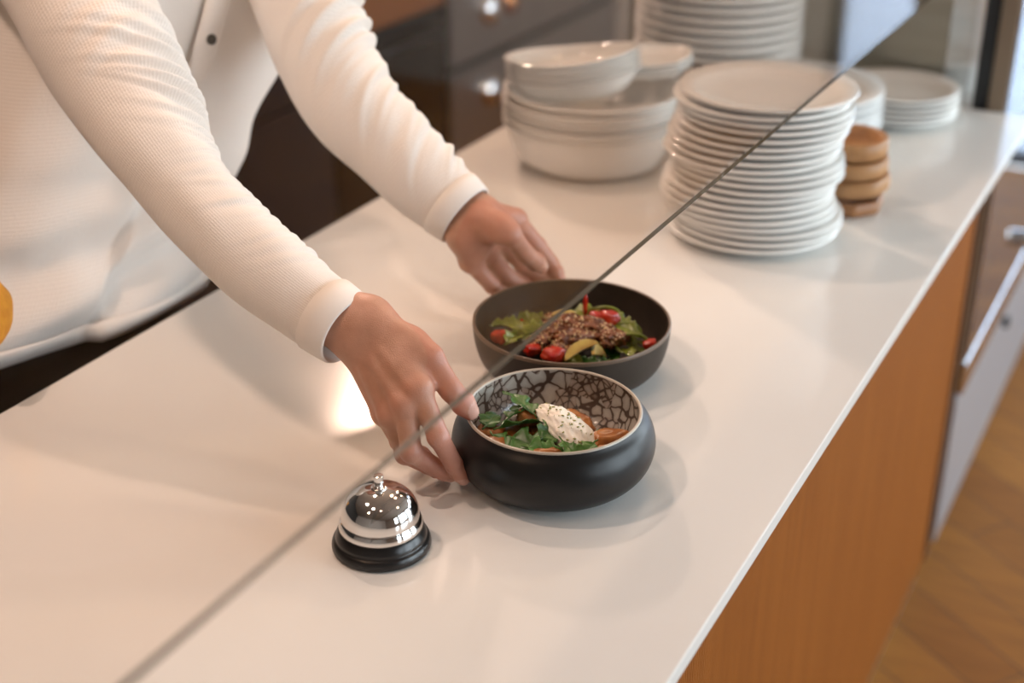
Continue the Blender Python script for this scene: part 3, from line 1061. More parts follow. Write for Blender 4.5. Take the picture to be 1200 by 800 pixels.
for i, (r, u, z, L, W, rz) in enumerate(BF):
    o = blob('beef_strip', (L, W, W * 0.75), M_meat, 31 + i, 0.42, 2.4, 4, None, at_bowl(RB, r, u, z), (rnd.uniform(-.3, .3), rnd.uniform(-.2, .2), rz + YAW), 2.2, 0.16)
    tag(o, 'sesame beef strip %s' % BL[i], 'beef', 'beef strips in the brown bowl')
    beefs.append(o)
# sesame
bm = bmesh.new()
rnd = random.Random(9)
for o in beefs:
    mw = Matrix.LocRotScale(o.location, o.rotation_euler, None)
    cand = [v for v in o.data.vertices if (mw.to_3x3() @ v.normal).z > 0.15]
    for v in rnd.sample(cand, min(len(cand), 62)):
        p = mw @ v.co
        nrm = (mw.to_3x3() @ v.normal).normalized()
        q = nrm.to_track_quat('Z', 'Y') @ Matrix.Rotation(rnd.uniform(0, 6.28), 4, 'Z').to_quaternion()
        r = bmesh.ops.create_icosphere(bm, subdivisions=1, radius=1)
        for w in r['verts']:
            w.co = p + q @ Vector((w.co.x * 0.0015, w.co.y * 0.0009, w.co.z * 0.0006))
o = bm_obj('sesame_seeds', bm, M_sesame, None, True)
tag(o, 'toasted sesame seeds sprinkled all over the beef in the brown bowl', 'sesame seeds', None, 'stuff')
# tomatoes
TM = [(-0.046, 0.026, 0.041, 0.010, 0.008, 'square red tomato piece at the back left'), (-0.042, -0.030, 0.038, 0.009, 0.007, 'tomato piece at the left front, behind the glass edge'),
      (-0.020, -0.046, 0.040, 0.014, 0.008, 'bright tomato piece at the front rim'), (0.028, 0.026, 0.047, 0.013, 0.009, 'big tomato piece at the back right of the beef'),
      (0.042, 0.020, 0.050, 0.012, 0.009, 'tomato piece right of the big one'), (-0.076, -0.004, 0.040, 0.010, 0.008, 'dark tomato piece by the left rim'),
      (0.082, -0.018, 0.038, 0.008, 0.006, 'small tomato piece by the right rim')]
for i, (r, u, z, L, W, lab) in enumerate(TM):
    o = blob('tomato_piece', (L * .9, L * .7, W * .9), M_tomato, 61 + i, 0.20, 1.6, 4, None, at_bowl(RB, r, u, z), (0.4 - 0.1 * i, 0.2, 0.5 * i + YAW), 3.6, 0.02)
    tag(o, lab + ' in the brown bowl', 'tomato', 'tomato pieces in the brown bowl')


# courgette slices: bent slabs with a dark skin edge
def slice_(loc, rot, L, W, T, label):
    n = 20
    vs, fs, mi = [], [], []
    for i in range(n + 1):
        a = -0.9 + 1.8 * i / n
        x, y = L * math.sin(a), L * 0.55 * (math.cos(a) - 1)
        w = W * (1 - 0.75 * (abs(a) / 0.95) ** 3)
        for (q, zz) in ((-w, -T), (w, -T), (w, T), (-w, T)):
            vs.append((x - q * math.sin(a) * .4, y + q, zz))
    for i in range(n):
        for k in range(4):
            k2 = (k + 1) % 4
            fs.append((i * 4 + k, i * 4 + k2, (i + 1) * 4 + k2, (i + 1) * 4 + k))
            mi.append(1 if k == 1 else 0)
    fs += [(3, 2, 1, 0), (n * 4, n * 4 + 1, n * 4 + 2, n * 4 + 3)]
    mi += [0, 0]
    o = mesh_obj('courgette_slice', vs, fs, [M_zuc, M_zskin], None, False, loc, rot, mi)
    bv = o.modifiers.new('soft', 'BEVEL')
    bv.width = 0.0008
    bv.segments = 2
    tag(o, label, 'courgette', 'courgette slices in the brown bowl')


slice_(at_bowl(RB, 0.006, -0.040, 0.046), (0.7, -0.25, YAW + 0.5), 0.026, 0.0055, 0.002, 'pale grilled courgette slice at the front of the brown bowl')
slice_(at_bowl(RB, -0.004, 0.022, 0.054), (0.5, 0.1, YAW - 0.2), 0.020, 0.005, 0.002, 'yellow courgette slice behind the beef in the brown bowl')
slice_(at_bowl(RB, 0.026, -0.040, 0.042), (1.0, 0.5, YAW + 1.0), 0.018, 0.006, 0.002, 'dark-skinned courgette slice right of the pale one in the brown bowl')
o = blob('radish_stick', (0.0026, 0.004, 0.015), M_tomato, 90, 0.1, 1.5, 3, None, at_bowl(RB, 0.016, 0.036, 0.058), (0.2, 0.0, YAW), 2.4)
tag(o, 'thin red radish stick standing behind the beef in the brown bowl', 'radish')

# ------------------------------------------------------------------ the worker
M_skin = mat('skin', (0.60, 0.34, 0.25), 0.42)
t = NT(M_skin)
co = t.coord('Object')
blot = t.noise(co, 45, 4, 0.6)
att = t.n('ShaderNodeAttribute', _attribute_name='flush')
base_c = t.ramp(blot, [(0.3, (0.44, 0.225, 0.155)), (0.7, (0.56, 0.305, 0.22))])
mx = t.n('ShaderNodeMix', _data_type='RGBA')
t.l(att.outputs['Fac'], mx.inputs['Factor'])
t.l(base_c, mx.inputs[6])
mx.inputs[7].default_value = (0.50, 0.165, 0.115, 1)
t.l(mx.outputs[2], t.b.inputs['Base Color'])
t.b.inputs['Subsurface Weight'].default_value = 0.12
t.b.inputs['Subsurface Radius'].default_value = (0.008, 0.003, 0.002)
t.b.inputs['Subsurface Scale'].default_value = 1.0
vo = t.n('ShaderNodeTexVoronoi', Scale=900.0)
t.l(co, vo.inputs['Vector'])
add = t.n('ShaderNodeMath', _operation='ADD')
t.l(vo.outputs['Distance'], add.inputs[0])
t.l(t.noise(co, 160, 3, 0.6), add.inputs[1])
t.bump(add.outputs[0], 0.22, 0.0010)
M_nail = mat('fingernail', (0.64, 0.37, 0.30), 0.25)

RH = dict(
    mi=(-0.3668, 0.9578, 1.0994), mp=(-0.3854, 0.9401, 1.0742), W=(-0.3763, 0.9486, 1.0874), FA=(-0.4132, 0.9483, 1.0948),
    index=[(-0.2996, 0.9211, 1.0560), (-0.2755, 0.9126, 1.0181), (-0.2672, 0.9228, 0.9878), (-0.2620, 0.9316, 0.9692)],
    middle=[(-0.3084, 0.9116, 1.0429), (-0.2970, 0.9007, 1.0035), (-0.2859, 0.9195, 0.9815), (-0.2768, 0.9339, 0.9672)],
    ring=[(-0.3226, 0.9104, 1.0293), (-0.3125, 0.9147, 0.9891), (-0.3008, 0.9333, 0.9707), (-0.2930, 0.9450, 0.9600)],
    pinky=[(-0.3373, 0.9202, 1.0224), (-0.3310, 0.9338, 0.9866), (-0.3226, 0.9480, 0.9724), (-0.3180, 0.9600, 0.9620)],
    thumb=[(-0.3515, 0.9503, 1.0896), (-0.3033, 0.9473, 1.0747), (-0.2817, 0.9455, 1.0489), (-0.2668, 0.9543, 1.0257)])
LH = dict(
    mi=(-0.4160, 1.2568, 1.0938), mp=(-0.4303, 1.2187, 1.0664), W=(-0.4231, 1.2385, 1.0837), FA=(-0.4775, 1.2476, 1.1130),
    index=[(-0.3988, 1.2905, 1.0702), (-0.3826, 1.3141, 1.0338), (-0.3705, 1.3253, 1.0109), (-0.3581, 1.3230, 0.9950)],
    middle=[(-0.4114, 1.2796, 1.0491), (-0.3972, 1.3086, 1.0108), (-0.364, 1.322, 0.984), (-0.350, 1.324, 0.968)],
    ring=[(-0.4194, 1.2582, 1.0409), (-0.4043, 1.2845, 1.0015), (-0.384, 1.308, 0.978), (-0.370, 1.314, 0.965)],
    pinky=[(-0.4231, 1.2317, 1.0377), (-0.4064, 1.2517, 1.0034), (-0.403, 1.282, 0.976), (-0.391, 1.296, 0.965)],
    thumb=[(-0.4040, 1.2274, 1.0930), (-0.3708, 1.2277, 1.0804), (-0.3656, 1.2517, 1.0507), (-0.3619, 1.2842, 1.0239)])
LH['thick'] = 1.14


def hand_field(H, side):
    """signed distance of a hand: palm from metacarpals, five separate jointed fingers"""
    gain = H.get('thick', 1.0) if not callable(H.get('thick', None)) else 1.0
    H = {k: v for k, v in H.items() if k != 'thick'}
    J = {k: ([np.array(q) for q in v] if isinstance(v, list) else np.array(v)) for k, v in H.items()}
    mi, mp = J['mi'], J['mp']
    base = {'index': mi * .78 + mp * .22, 'middle': mi * .58 + mp * .42, 'ring': mi * .38 + mp * .62, 'pinky': mi * .2 + mp * .8}
    rad = {'index': (0.0112, 0.0097, 0.0085, 0.0072), 'middle': (0.0115, 0.0098, 0.0086, 0.0073),
           'ring': (0.0110, 0.0092, 0.0081, 0.0069), 'pinky': (0.0100, 0.0080, 0.0071, 0.0061)}
    rad = {k: tuple(q * gain for q in v) for k, v in rad.items()}
    vpalm = J['index'][0] - J['pinky'][0]
    fwd = (J['middle'][0] - J['W'])
    dors = np.cross(vpalm, fwd) * side
    dors /= np.linalg.norm(dors)
    J['dors'] = dors

    def f(p):
        # palm
        d = sd_cone(p, J['W'] - dors * 0.002, J['FA'], 0.0270, 0.0300)
        d = smin(d, sd_cone(p, mi * .72 + mp * .28, mi * .28 + mp * .72, 0.0215, 0.020), 0.012)
        pal = None
        for k in ('index', 'middle', 'ring', 'pinky'):
            q = sd_cone(p, base[k], J[k][0] - dors * 0.001, 0.0165, rad[k][0] + 0.0015)
            pal = q if pal is None else smin(pal, q, 0.008)
        # flesh on the palm side
        c = (J['W'] * .35 + J['pinky'][0] * .65) - dors * 0.008
        pal = smin(pal, sd_cone(p, mp * .85 + mi * .15 - dors * 0.006, c, 0.0150, 0.0125), 0.012)
        d = smin(d, pal, 0.016)
        # thumb base (thenar)
        T = J['thumb']
        th = sd_cone(p, T[0], T[1], 0.0165, 0.0122)
        th = smin(th, sd_cone(p, T[0] * .5 + T[1] * .5 - dors * 0.004, J['W'] * .6 + J['middle'][0] * .4 - dors * .006, 0.0145, 0.013), 0.012)
        th = smin(th, sd_cone(p, T[1], T[2], 0.0118, 0.0104), 0.005)
        th = smin(th, sd_cone(p, T[2], T[2] * .35 + T[3] * .65, 0.0104, 0.0106), 0.004)
        th = smin(th, sd_cone(p, T[2] * .35 + T[3] * .65, T[3], 0.0104, 0.0080), 0.004)
        d = smin(d, th, 0.010)
        # web between thumb and index
        d = smin(d, sd_cone(p, T[1] * .75 + T[0] * .25, J['index'][0] * .7 + base['index'] * .3, 0.0075, 0.008), 0.014)
        for k in ('index', 'middle', 'ring', 'pinky'):
            q, r = J[k], rad[k]
            g = sd_cone(p, q[0], q[1], r[0] - 0.0008, r[1] - 0.0002)
            g = smin(g, sd_cone(p, q[1], q[2], r[1] - 0.0004, r[2]), 0.003)
            m = q[2] * .4 + q[3] * .6
            g = smin(g, sd_cone(p, q[2], m, r[2] - 0.0002, r[2] - 0.0003), 0.003)
            g = smin(g, sd_cone(p, m, q[3], r[2] - 0.0005, r[3] - 0.0006), 0.003)
            # knuckles
            g = smin(g, np.sqrt(((p - q[1] - dors * 0.0012) ** 2).sum(-1)) - r[1] * 0.98, 0.003)
            kn = np.sqrt(((p - q[0] - dors * 0.003) ** 2).sum(-1)) - r[0] * 0.92
            g = smin(g, kn, 0.006)
            d = smin(d, g, 0.0045)
            # extensor tendon on the back of the hand
            tb = base[k] * .55 + q[0] * .45 + dors * 0.0125
            d = smin(d, sd_cone(p, tb, q[0] + dors * 0.0085, 0.0022, 0.0026), 0.006)
        # veins
        v0 = base['ring'] * .7 + J['ring'][0] * .3 + dors * 0.0152
        v1 = base['middle'] * .45 + J['middle'][0] * .55 + dors * 0.0140
        v2 = base['index'] * .9 + J['index'][0] * .1 + dors * 0.0150
        v3 = J['pinky'][0] * .6 + J['ring'][0] * .4 + dors * 0.0105
        for (a, b) in ((v0, v1), (v0, v2), (v0, v3)):
            d = smin(d, sd_cone(p, a, b, 0.0011, 0.0011), 0.0035)
        # creases over the joints
        for k in ('index', 'middle', 'ring', 'pinky', 'thumb'):
            q = J[k]
            for jn, am in ((1, 0.0004), (2, 0.0005)):
                if k == 'thumb' and jn == 1:
                    continue
                ax = q[jn + 1] - q[jn - 1]
                ax = ax / np.linalg.norm(ax)
                w = p - q[jn]
                s = w @ ax.astype(np.float32)
                rr = (w * w).sum(-1)
                d = d + am * (0.5 + 0.5 * np.cos(s * 2 * PI / 0.0032)) * np.exp(-(s / 0.0045) ** 2) * (rr < 0.0004)
        return d
    return f, J


def hand_mesh(H, side, h, thumb_up):
    f, J = hand_field(H, side)
    pts = np.concatenate([np.array(v).reshape(-1, 3) for k, v in H.items() if k != 'thick'])
    lo, hi = pts.min(0) - 0.03, pts.max(0) + 0.03
    V, F = surface_nets(f, lo, hi, h)
    V = relax(V, F, 1)
    # reddening on knuckles and finger tips; nails
    fl = np.zeros(len(V))
    for k in ('index', 'middle', 'ring', 'pinky', 'thumb'):
        for j, s in ((1, 0.011), (2, 0.009), (3, 0.012)):
            dd = np.linalg.norm(V - J[k][j], axis=1)
            fl = np.maximum(fl, (0.75 if j == 3 else 0.5) * np.exp(-(dd / s) ** 4))
    fl = np.maximum(fl, 0.35 * (((V - J['W']) @ J['dors']) < -0.012))
    for k in ('index', 'middle', 'ring', 'pinky'):
        dd = np.linalg.norm(V - J[k][0] - J['dors'] * .008, axis=1)
        fl = np.maximum(fl, 0.35 * np.exp(-(dd / 0.013) ** 2))
    c = V[F].mean(1)
    nr = np.cross(V[F[:, 2]] - V[F[:, 0]], V[F[:, 3]] - V[F[:, 1]])
    nr /= np.linalg.norm(nr, axis=1)[:, None] + 1e-12
    nail = np.zeros(len(F), bool)
    for k in ('index', 'middle', 'ring', 'pinky', 'thumb'):
        q = J[k]
        ax = q[3] - q[2]
        ax /= np.linalg.norm(ax)
        if k == 'thumb':
            up = np.array(thumb_up)
        else:
            # back of the finger: away from the inside of its bend
            bend = (q[1] - q[0]) / np.linalg.norm(q[1] - q[0]) - (q[2] - q[1]) / np.linalg.norm(q[2] - q[1])
            up = J['dors'] * 0.5 + bend
        up = up - ax * (up @ ax)
        up /= np.linalg.norm(up)
        sd = np.cross(ax, up)
        w = c - (q[3] - ax * 0.001)
        wl, ww = (0.0075, 0.0068) if k == 'thumb' else (0.0060, 0.0052)
        ins = ((np.abs(w @ ax) / wl) ** 3 + (np.abs(w @ sd) / ww) ** 3 < 1) & (w @ up > 0.001) & (nr @ up > 0.25)
        nail |= ins
        if k == 'thumb' or True:
            vi = np.unique(F[ins])
            V[vi] += up * 0.0004
            fl[vi] = 0
    return V, F, fl, nail




# torso stations: z, centre x, y, half width, half depth; the worker leans forward and to his left
TOR = [(0.932, -0.962, 1.045, 0.209, 0.139), (0.960, -0.960, 1.058, 0.205, 0.135), (0.99, -0.954, 1.075, 0.200, 0.130), (1.03, -0.947, 1.100, 0.196, 0.124),
       (1.12, -0.930, 1.155, 0.196, 0.122), (1.22, -0.905, 1.215, 0.204, 0.124), (1.32, -0.885, 1.250, 0.208, 0.124), (1.40, -0.872, 1.268, 0.195, 0.112),
       (1.455, -0.862, 1.277, 0.145, 0.085), (1.485, -0.855, 1.280, 0.080, 0.066)]
TOR = [(z, x + 0.014, y + 0.046, w_, d_) for (z, x, y, w_, d_) in TOR]
FACE = Vector((0.95, -0.30, 0)).normalized()
SIDE = Vector((0.30, 0.95, 0)).normalized()     # towards his left arm


def body_core(p):
    d = None
    for a, b in zip(TOR[1:-3], TOR[2:-2]):
        ra, rb_ = a[4] - 0.042, b[4] - 0.042
        for s in (-1, 1):
            pa = Vector((a[1], a[2], a[0])) + SIDE * s * (a[3] - a[4])
            pb = Vector((b[1], b[2], b[0])) + SIDE * s * (b[3] - b[4])
            q = sd_cone(p, pa, pb, ra, rb_)
            d = q if d is None else smin(d, q, 0.03)
    return d


HEADC = Vector((-0.786, 1.300, 1.665))
HX = Vector((0.80, -0.22, -0.42)).normalized()   # looking down at the bowls
HY = SIDE
HZ = HX.cross(Vector((0.30, 0.95, 0))).normalized()
HY = HZ.cross(HX).normalized()
HM = np.array([list(HX), list(HY), list(HZ)]).T


def head_field(p):
    q = (p - np.array(HEADC, np.float32)) @ HM.astype(np.float32)      # x forward, y to his left, z up
    d = sd_ell(q, (-0.012, 0, 0.03), (0.094, 0.074, 0.088))
    d = smin(d, sd_ell(q, (0.022, 0, -0.030), (0.066, 0.060, 0.078)), 0.03)
    d = smin(d, sd_ell(q, (0.060, 0, -0.085), (0.030, 0.030, 0.024)), 0.03)     # chin
    d = smin(d, sd_cone(q, np.array((0.088, 0, 0.018)), np.array((0.108, 0, -0.022)), 0.008, 0.0125), 0.012)  # nose
    for s in (-1, 1):
        d = smin(d, sd_ell(q, (0.105, s * 0.011, -0.026), (0.008, 0.008, 0.007)), 0.006)
        d = -smin(-d, sd_ell(q, (0.098, s * 0.032, 0.010), (0.016, 0.017, 0.011)), 0.012)                        # eye socket
        d = np.minimum(d, np.sqrt(((q - np.array((0.0775, s * 0.032, 0.009), np.float32)) ** 2).sum(-1)) - 0.0118)
        d = smin(d, sd_ell(q, (0.082, s * 0.032, 0.030), (0.010, 0.022, 0.006)), 0.010)
        d = smin(d, sd_ell(q, (-0.004, s * 0.074, -0.002), (0.018, 0.008, 0.031)), 0.006)
    d = smin(d, sd_ell(q, (0.088, 0, -0.049), (0.008, 0.023, 0.005)), 0.006)
    d = smin(d, sd_ell(q, (0.085, 0, -0.060), (0.009, 0.021, 0.006)), 0.006)
    neck0 = np.array((-0.842, 1.326, 1.46))
    neck1 = np.array(HEADC + HX * -0.02 - HZ * 0.03)
    d = smin(d, sd_cone(p, neck0, neck1, 0.062, 0.056), 0.03)
    return np.minimum(d, body_core(p))


RS = [((-0.872, 1.215, 1.400), 0.060), ((-0.893, 1.150, 1.418), 0.078), ((-0.9214, 1.1225, 1.3994), 0.075), ((-0.8286, 1.0911, 1.3413), 0.072), ((-0.7557, 1.0535, 1.2886), 0.070), ((-0.6970, 1.0194, 1.2444), 0.0590),
      ((-0.6465, 0.9937, 1.2116), 0.0500), ((-0.5826, 0.9742, 1.1705), 0.0425), ((-0.5111, 0.9597, 1.1311), 0.0420), ((-0.4403, 0.9519, 1.0997), 0.0382), ((-0.3930, 0.9454, 1.0841), 0.0338)]
LS = [((-0.845, 1.360, 1.395), 0.060), ((-0.812, 1.430, 1.385), 0.074), ((-0.7583, 1.3694, 1.3482), 0.063), ((-0.6954, 1.3213, 1.2885), 0.0605), ((-0.6377, 1.2805, 1.2330), 0.0575), ((-0.5827, 1.2543, 1.1839), 0.0532),
      ((-0.5310, 1.2466, 1.1483), 0.0480), ((-0.4851, 1.2422, 1.1174), 0.0446), ((-0.4364, 1.2395, 1.0890), 0.0365)]


def core_field(p):
    d = head_field(p)
    for S_ in (RS, LS):
        for (a, ra), (b, rb_) in zip(S_[:-1], S_[1:]):
            d = smin(d, sd_cone(p, a, b, min(ra * 0.66, 0.045), min(rb_ * 0.66, 0.045)), 0.01)
    return d


parts = []
for H, s, up in ((RH, -1, (0.35, -0.45, 0.83)), (LH, 1, (0.25, -0.50, 0.83))):
    V, F, fl, nail = hand_mesh(H, s, 0.0013, up)
    parts.append((V, F, fl, nail))
V, F = surface_nets(core_field, (-1.13, 0.78, 0.93), (-0.28, 1.56, 1.80), 0.006)
parts.append((V, F, np.zeros(len(V)), np.zeros(len(F), bool)))
V = np.concatenate([q[0] for q in parts])
off = np.cumsum([0] + [len(q[0]) for q in parts])
F = np.concatenate([q[1] + off[i] for i, q in enumerate(parts)])
fl = np.concatenate([q[2] for q in parts])
nail = np.concatenate([q[3] for q in parts])
ORG = Vector((-0.96, 1.04, 0.0))
person = mesh_obj('person', V - np.array(ORG), F, [M_skin, M_nail], None, True, ORG, mat_idx=nail.astype(int))
at_ = person.data.attributes.new('flush', 'FLOAT', 'POINT')
at_.data.foreach_set('value', fl.astype(np.float32))
tag(person, 'person in a white long-sleeved shirt leaning over the counter, holding two bowls', 'person')

# --- clothing
M_shirt = mat('white_knit', (0.83, 0.805, 0.775), 0.85)
t = NT(M_shirt)
t.b.inputs['Sheen Weight'].default_value = 0.25
t.b.inputs['Sheen Roughness'].default_value = 0.5
uv = t.n('ShaderNodeUVMap')
mp = t.n('ShaderNodeMapping')
t.l(uv.outputs['UV'], mp.inputs['Vector'])
wx = t.n('ShaderNodeTexVoronoi', _feature='F1', Scale=1.0)
wx.inputs['Randomness'].default_value = 0.15
mp.inputs['Scale'].default_value = (330, 250, 1)
t.l(mp.outputs['Vector'], wx.inputs['Vector'])
t.bump(wx.outputs['Distance'], 0.55, 0.0014)
M_cuff = mat('white_ribbed_cuff', (0.84, 0.815, 0.785), 0.85)
M_trouser = noisy('black_trousers', (0.008, 0.008, 0.009), (0.014, 0.013, 0.013), 40, 0.8)
M_button = mat('dark_grey_button', (0.06, 0.055, 0.045), 0.3)
M_hair = noisy('dark_brown_hair', (0.03, 0.018, 0.010), (0.06, 0.035, 0.02), 60, 0.5, bump=0.6, bdist=0.003)


def sweep(stations, na, ns, ref, disp=None, ell=None, cap=True):
    """closed tube through (centre, radius) stations. disp(arc, angle) in metres; angle 0 faces ref"""
    data = smooth_profile([(*c, r) for c, r in stations], max(2, ns // (len(stations) - 1)))
    C = [Vector(d[:3]) for d in data]
    Rr = [d[3] for d in data]
    arc = [0]
    for a, b in zip(C, C[1:]):
        arc.append(arc[-1] + (b - a).length)
    vs, fs, uvs = [], [], []
    n = len(C)
    for i in range(n):
        tg = (C[min(i + 1, n - 1)] - C[max(i - 1, 0)]).normalized()
        e1 = Vector(ref)
        e1 = (e1 - tg * e1.dot(tg)).normalized()
        e2 = tg.cross(e1)
        for k in range(na):
            a = 2 * PI * k / na
            if a > PI:
                a -= 2 * PI
            r = Rr[i]
            if disp:
                r += disp(arc[i], a)
            x, y = math.cos(a), math.sin(a)
            vs.append(C[i] + (e1 * x + e2 * y) * r)
            uvs.append((0.5 + a * 0.052, arc[i]))
    for i in range(n - 1):
        for k in range(na):
            k2 = (k + 1) % na
            fs.append((i * na + k, i * na + k2, (i + 1) * na + k2, (i + 1) * na + k))
    if cap:
        fs.append(tuple(range(na))[::-1])
    return vs, fs, uvs, arc


def folds(lst, end, extra=None):
    def f(s, a):
        d = 0.0
        fade = min(1.0, max(0.0, (end - 0.012 - s) / 0.035))
        if fade == 0.0:
            return 0.0
        for (s0, slope, curve, w, amp, a0, aw) in lst:
            b = a - a0
            b = (b + PI) % (2 * PI) - PI
            e = math.exp(-(b / aw) ** 2)
            if e < 0.02:
                continue
            u = (s - s0 - slope * b - curve * b * b) / w
            if abs(u) < 3.2:
                d += amp * e * (math.exp(-u * u) - 0.55 * math.exp(-((u - 1.5) / 0.8) ** 2))
        if extra:
            d += extra(s, a)
        return d * fade
    return f


UREF = Vector((0.49, 0.61, 0.62))
# angle 0 = upper right side in the photo, +pi/2 or -pi/2 towards the viewer
rnd = random.Random(21)
# where along the sleeve the elbow lies
_c = [Vector(c) for c, r in RS]
_arc = [0]
for a, b in zip(_c, _c[1:]):
    _arc.append(_arc[-1] + (b - a).length)
SE, RE = _arc[5], _arc[-1]
fl_ = []
VS = 1                                    # sign of the angle that faces the viewer
for i, (ds, am, wd_) in enumerate([(-0.078, .0035, .008), (-0.052, .0055, .0075), (-0.028, .0065, .0070), (-0.006, .0080, .0065), (0.014, .0095, .0060),
                                   (0.033, .0075, .0055), (0.050, .0045, .0050), (0.066, .0030, .0048), (0.081, .0024, .0045)]):
    fl_.append((SE + 0.040 + ds, -0.004 * VS + rnd.uniform(-.006, .006), -0.010, wd_ * 0.9, am * 1.8, -0.40 * VS, 1.15 + rnd.uniform(-.15, .3)))
for i in range(7):                        # long soft drags on the viewer side of the upper arm
    fl_.append((SE - 0.20 + i * 0.030, 0.030 * VS, 0.0, 0.012, 0.0030, 1.0 * VS, 0.7))
for i in range(13):                       # fine ripples along the forearm
    s0 = SE + 0.128 + i * 0.0145 + rnd.uniform(-.003, .003)
    fl_.append((s0, rnd.uniform(-.012, .006) * VS, -0.008, 0.0048, rnd.uniform(0.0012, 0.0028), 0.0 * VS + rnd.uniform(-.3, .3), 0.8 + rnd.uniform(0, .4)))


def soft_noise(seed, amp, f1, f2):
    def g(s, a):
        return amp * noise.noise(Vector((s * f1 + seed, math.cos(a) * f2, math.sin(a) * f2)))
    return g


rv, rf, ruv, rarc = sweep(RS, 128, 360, UREF, folds(fl_, RE, soft_noise(3, 0.0026, 14, 1.3)))
_c = [Vector(c) for c, r in LS]
_arc = [0]
for a, b in zip(_c, _c[1:]):
    _arc.append(_arc[-1] + (b - a).length)
SL, LE = _arc[4], _arc[-1]
fl_ = []
for i in range(15):
    s0 = SL - 0.055 + i * 0.0195 + rnd.uniform(-.008, .008)
    am = (0.0085 if i < 5 else 0.0042) * rnd.uniform(.35, 1.2)
    fl_.append((s0, rnd.uniform(0.016, 0.030) * VS, 0.004, 0.0072 if i < 5 else 0.0056, am, 0.15 * VS + rnd.uniform(-.35, .35), 0.85 + rnd.uniform(0, .5)))
for i in range(6):
    fl_.append((SL + 0.01 + i * 0.032, 0.028 * VS, 0.0, 0.010, 0.0018, 1.3 * VS, 0.6))
lv, lf, luv, larc = sweep(LS, 112, 320, UREF, folds(fl_, LE, soft_noise(9, 0.0022, 14, 1.3)))


def drape(a, z):
    """slanting soft folds where the shirt hangs loose above the hem"""
    hang = min(1.0, max(0.0, (1.24 - z) / 0.20))
    c, s_ = math.cos(a), math.sin(a)
    w_ = noise.noise(Vector((c * 1.2, s_ * 1.2, z * 4)))
    r1 = math.sin(z * 62 - a * 2.6 + 2.2 * w_)
    r2 = noise.noise(Vector((c * 2.2 + 3, s_ * 2.2 + z * 3, z * 16)))
    return hang * (0.0080 * r1 * (0.6 + 0.4 * math.sin(a * 2 + 1)) + 0.015 * r2)


# torso of the shirt
def torso(na=160, ns=150):
    data = smooth_profile(TOR, ns // (len(TOR) - 1))
    vs, fs, uvs = [], [], []
    for i, (z, x, y, w, dp) in enumerate(data):
        for k in range(na):
            a = 2 * PI * k / na
            c, s = math.cos(a), math.sin(a)
            ex = 2.5
            q = (abs(c) ** ex + abs(s) ** ex) ** (-1 / ex)
            d = 0.006 * noise.noise(Vector((c * 1.5, s * 1.5, z * 5.0 + 4))) + 0.003 * noise.noise(Vector((c * 4, s * 4 + z * 10, z * 9)))
            # slanting drapes over the belly
            d += drape(a, z)
            p = Vector((x, y, z)) + FACE * ((dp + d) * c * q) + SIDE * ((w + d) * s * q)
            vs.append(p)
            uvs.append((a * 0.16, z))
    n = len(data)
    for i in range(n - 1):
        for k in range(na):
            k2 = (k + 1) % na
            fs.append((i * na + k, i * na + k2, (i + 1) * na + k2, (i + 1) * na + k))
    return vs, fs, uvs


tv, tf, tuv = torso()
allv, allf, alluv = [], [], []
for (v, f, u) in ((tv, tf, tuv), (rv, rf, ruv), (lv, lf, luv)):
    o_ = len(allv)
    allv += [Vector(p) - ORG for p in v]
    allf += [tuple(i + o_ for i in q) for q in f]
    alluv += u
shirt = mesh_obj('shirt', allv, allf, M_shirt, person, True, uvs=alluv)
tag(shirt, 'white waffle-knit long-sleeved shirt with folds at the elbows')


def cuff(S, back, name='cuff'):
    """open band at the sleeve end, with thickness"""
    c1, r1 = Vector(S[-1][0]), S[-1][1]
    c0 = Vector(S[-2][0])
    tg = (c1 - c0).normalized()
    k = (S[-2][1] - r1) / (c1 - c0).length
    prof = [(-back, 0.0004), (-back + 0.001, 0.0022), (-back * .5, 0.0024), (0.003, 0.0020), (0.0048, 0.0008), (0.004, -0.0010), (-0.03, -0.003), (-0.045, -0.010)]
    v, f = lathe([(r1 + e - k * z, z) for z, e in prof][::-1], 72)
    q = tg.to_track_quat('Z', 'Y').to_matrix()
    v = [(q @ Vector((x * (r_s := 1.0), y, 0)) + tg * 0 + q @ Vector((0, 0, z)) + c1 - ORG) for (x, y, z) in v]
    return mesh_obj(name, v, f, M_cuff, shirt, True)


cuff(RS, 0.026)
cuff(LS, 0.020)


def on_chest(z, lat, out=0.0):
    """point on the shirt front at height z, lat metres to his left"""
    for a, b in zip(TOR, TOR[1:]):
        if a[0] <= z <= b[0]:
            k = (z - a[0]) / (b[0] - a[0])
            x, y, w, dp = [a[j] + k * (b[j] - a[j]) for j in (1, 2, 3, 4)]
            s = lat / w
            c = (1 - abs(s) ** 2.5) ** (1 / 2.5)
            return Vector((x, y, z)) + FACE * (dp * c + out) + SIDE * lat - ORG


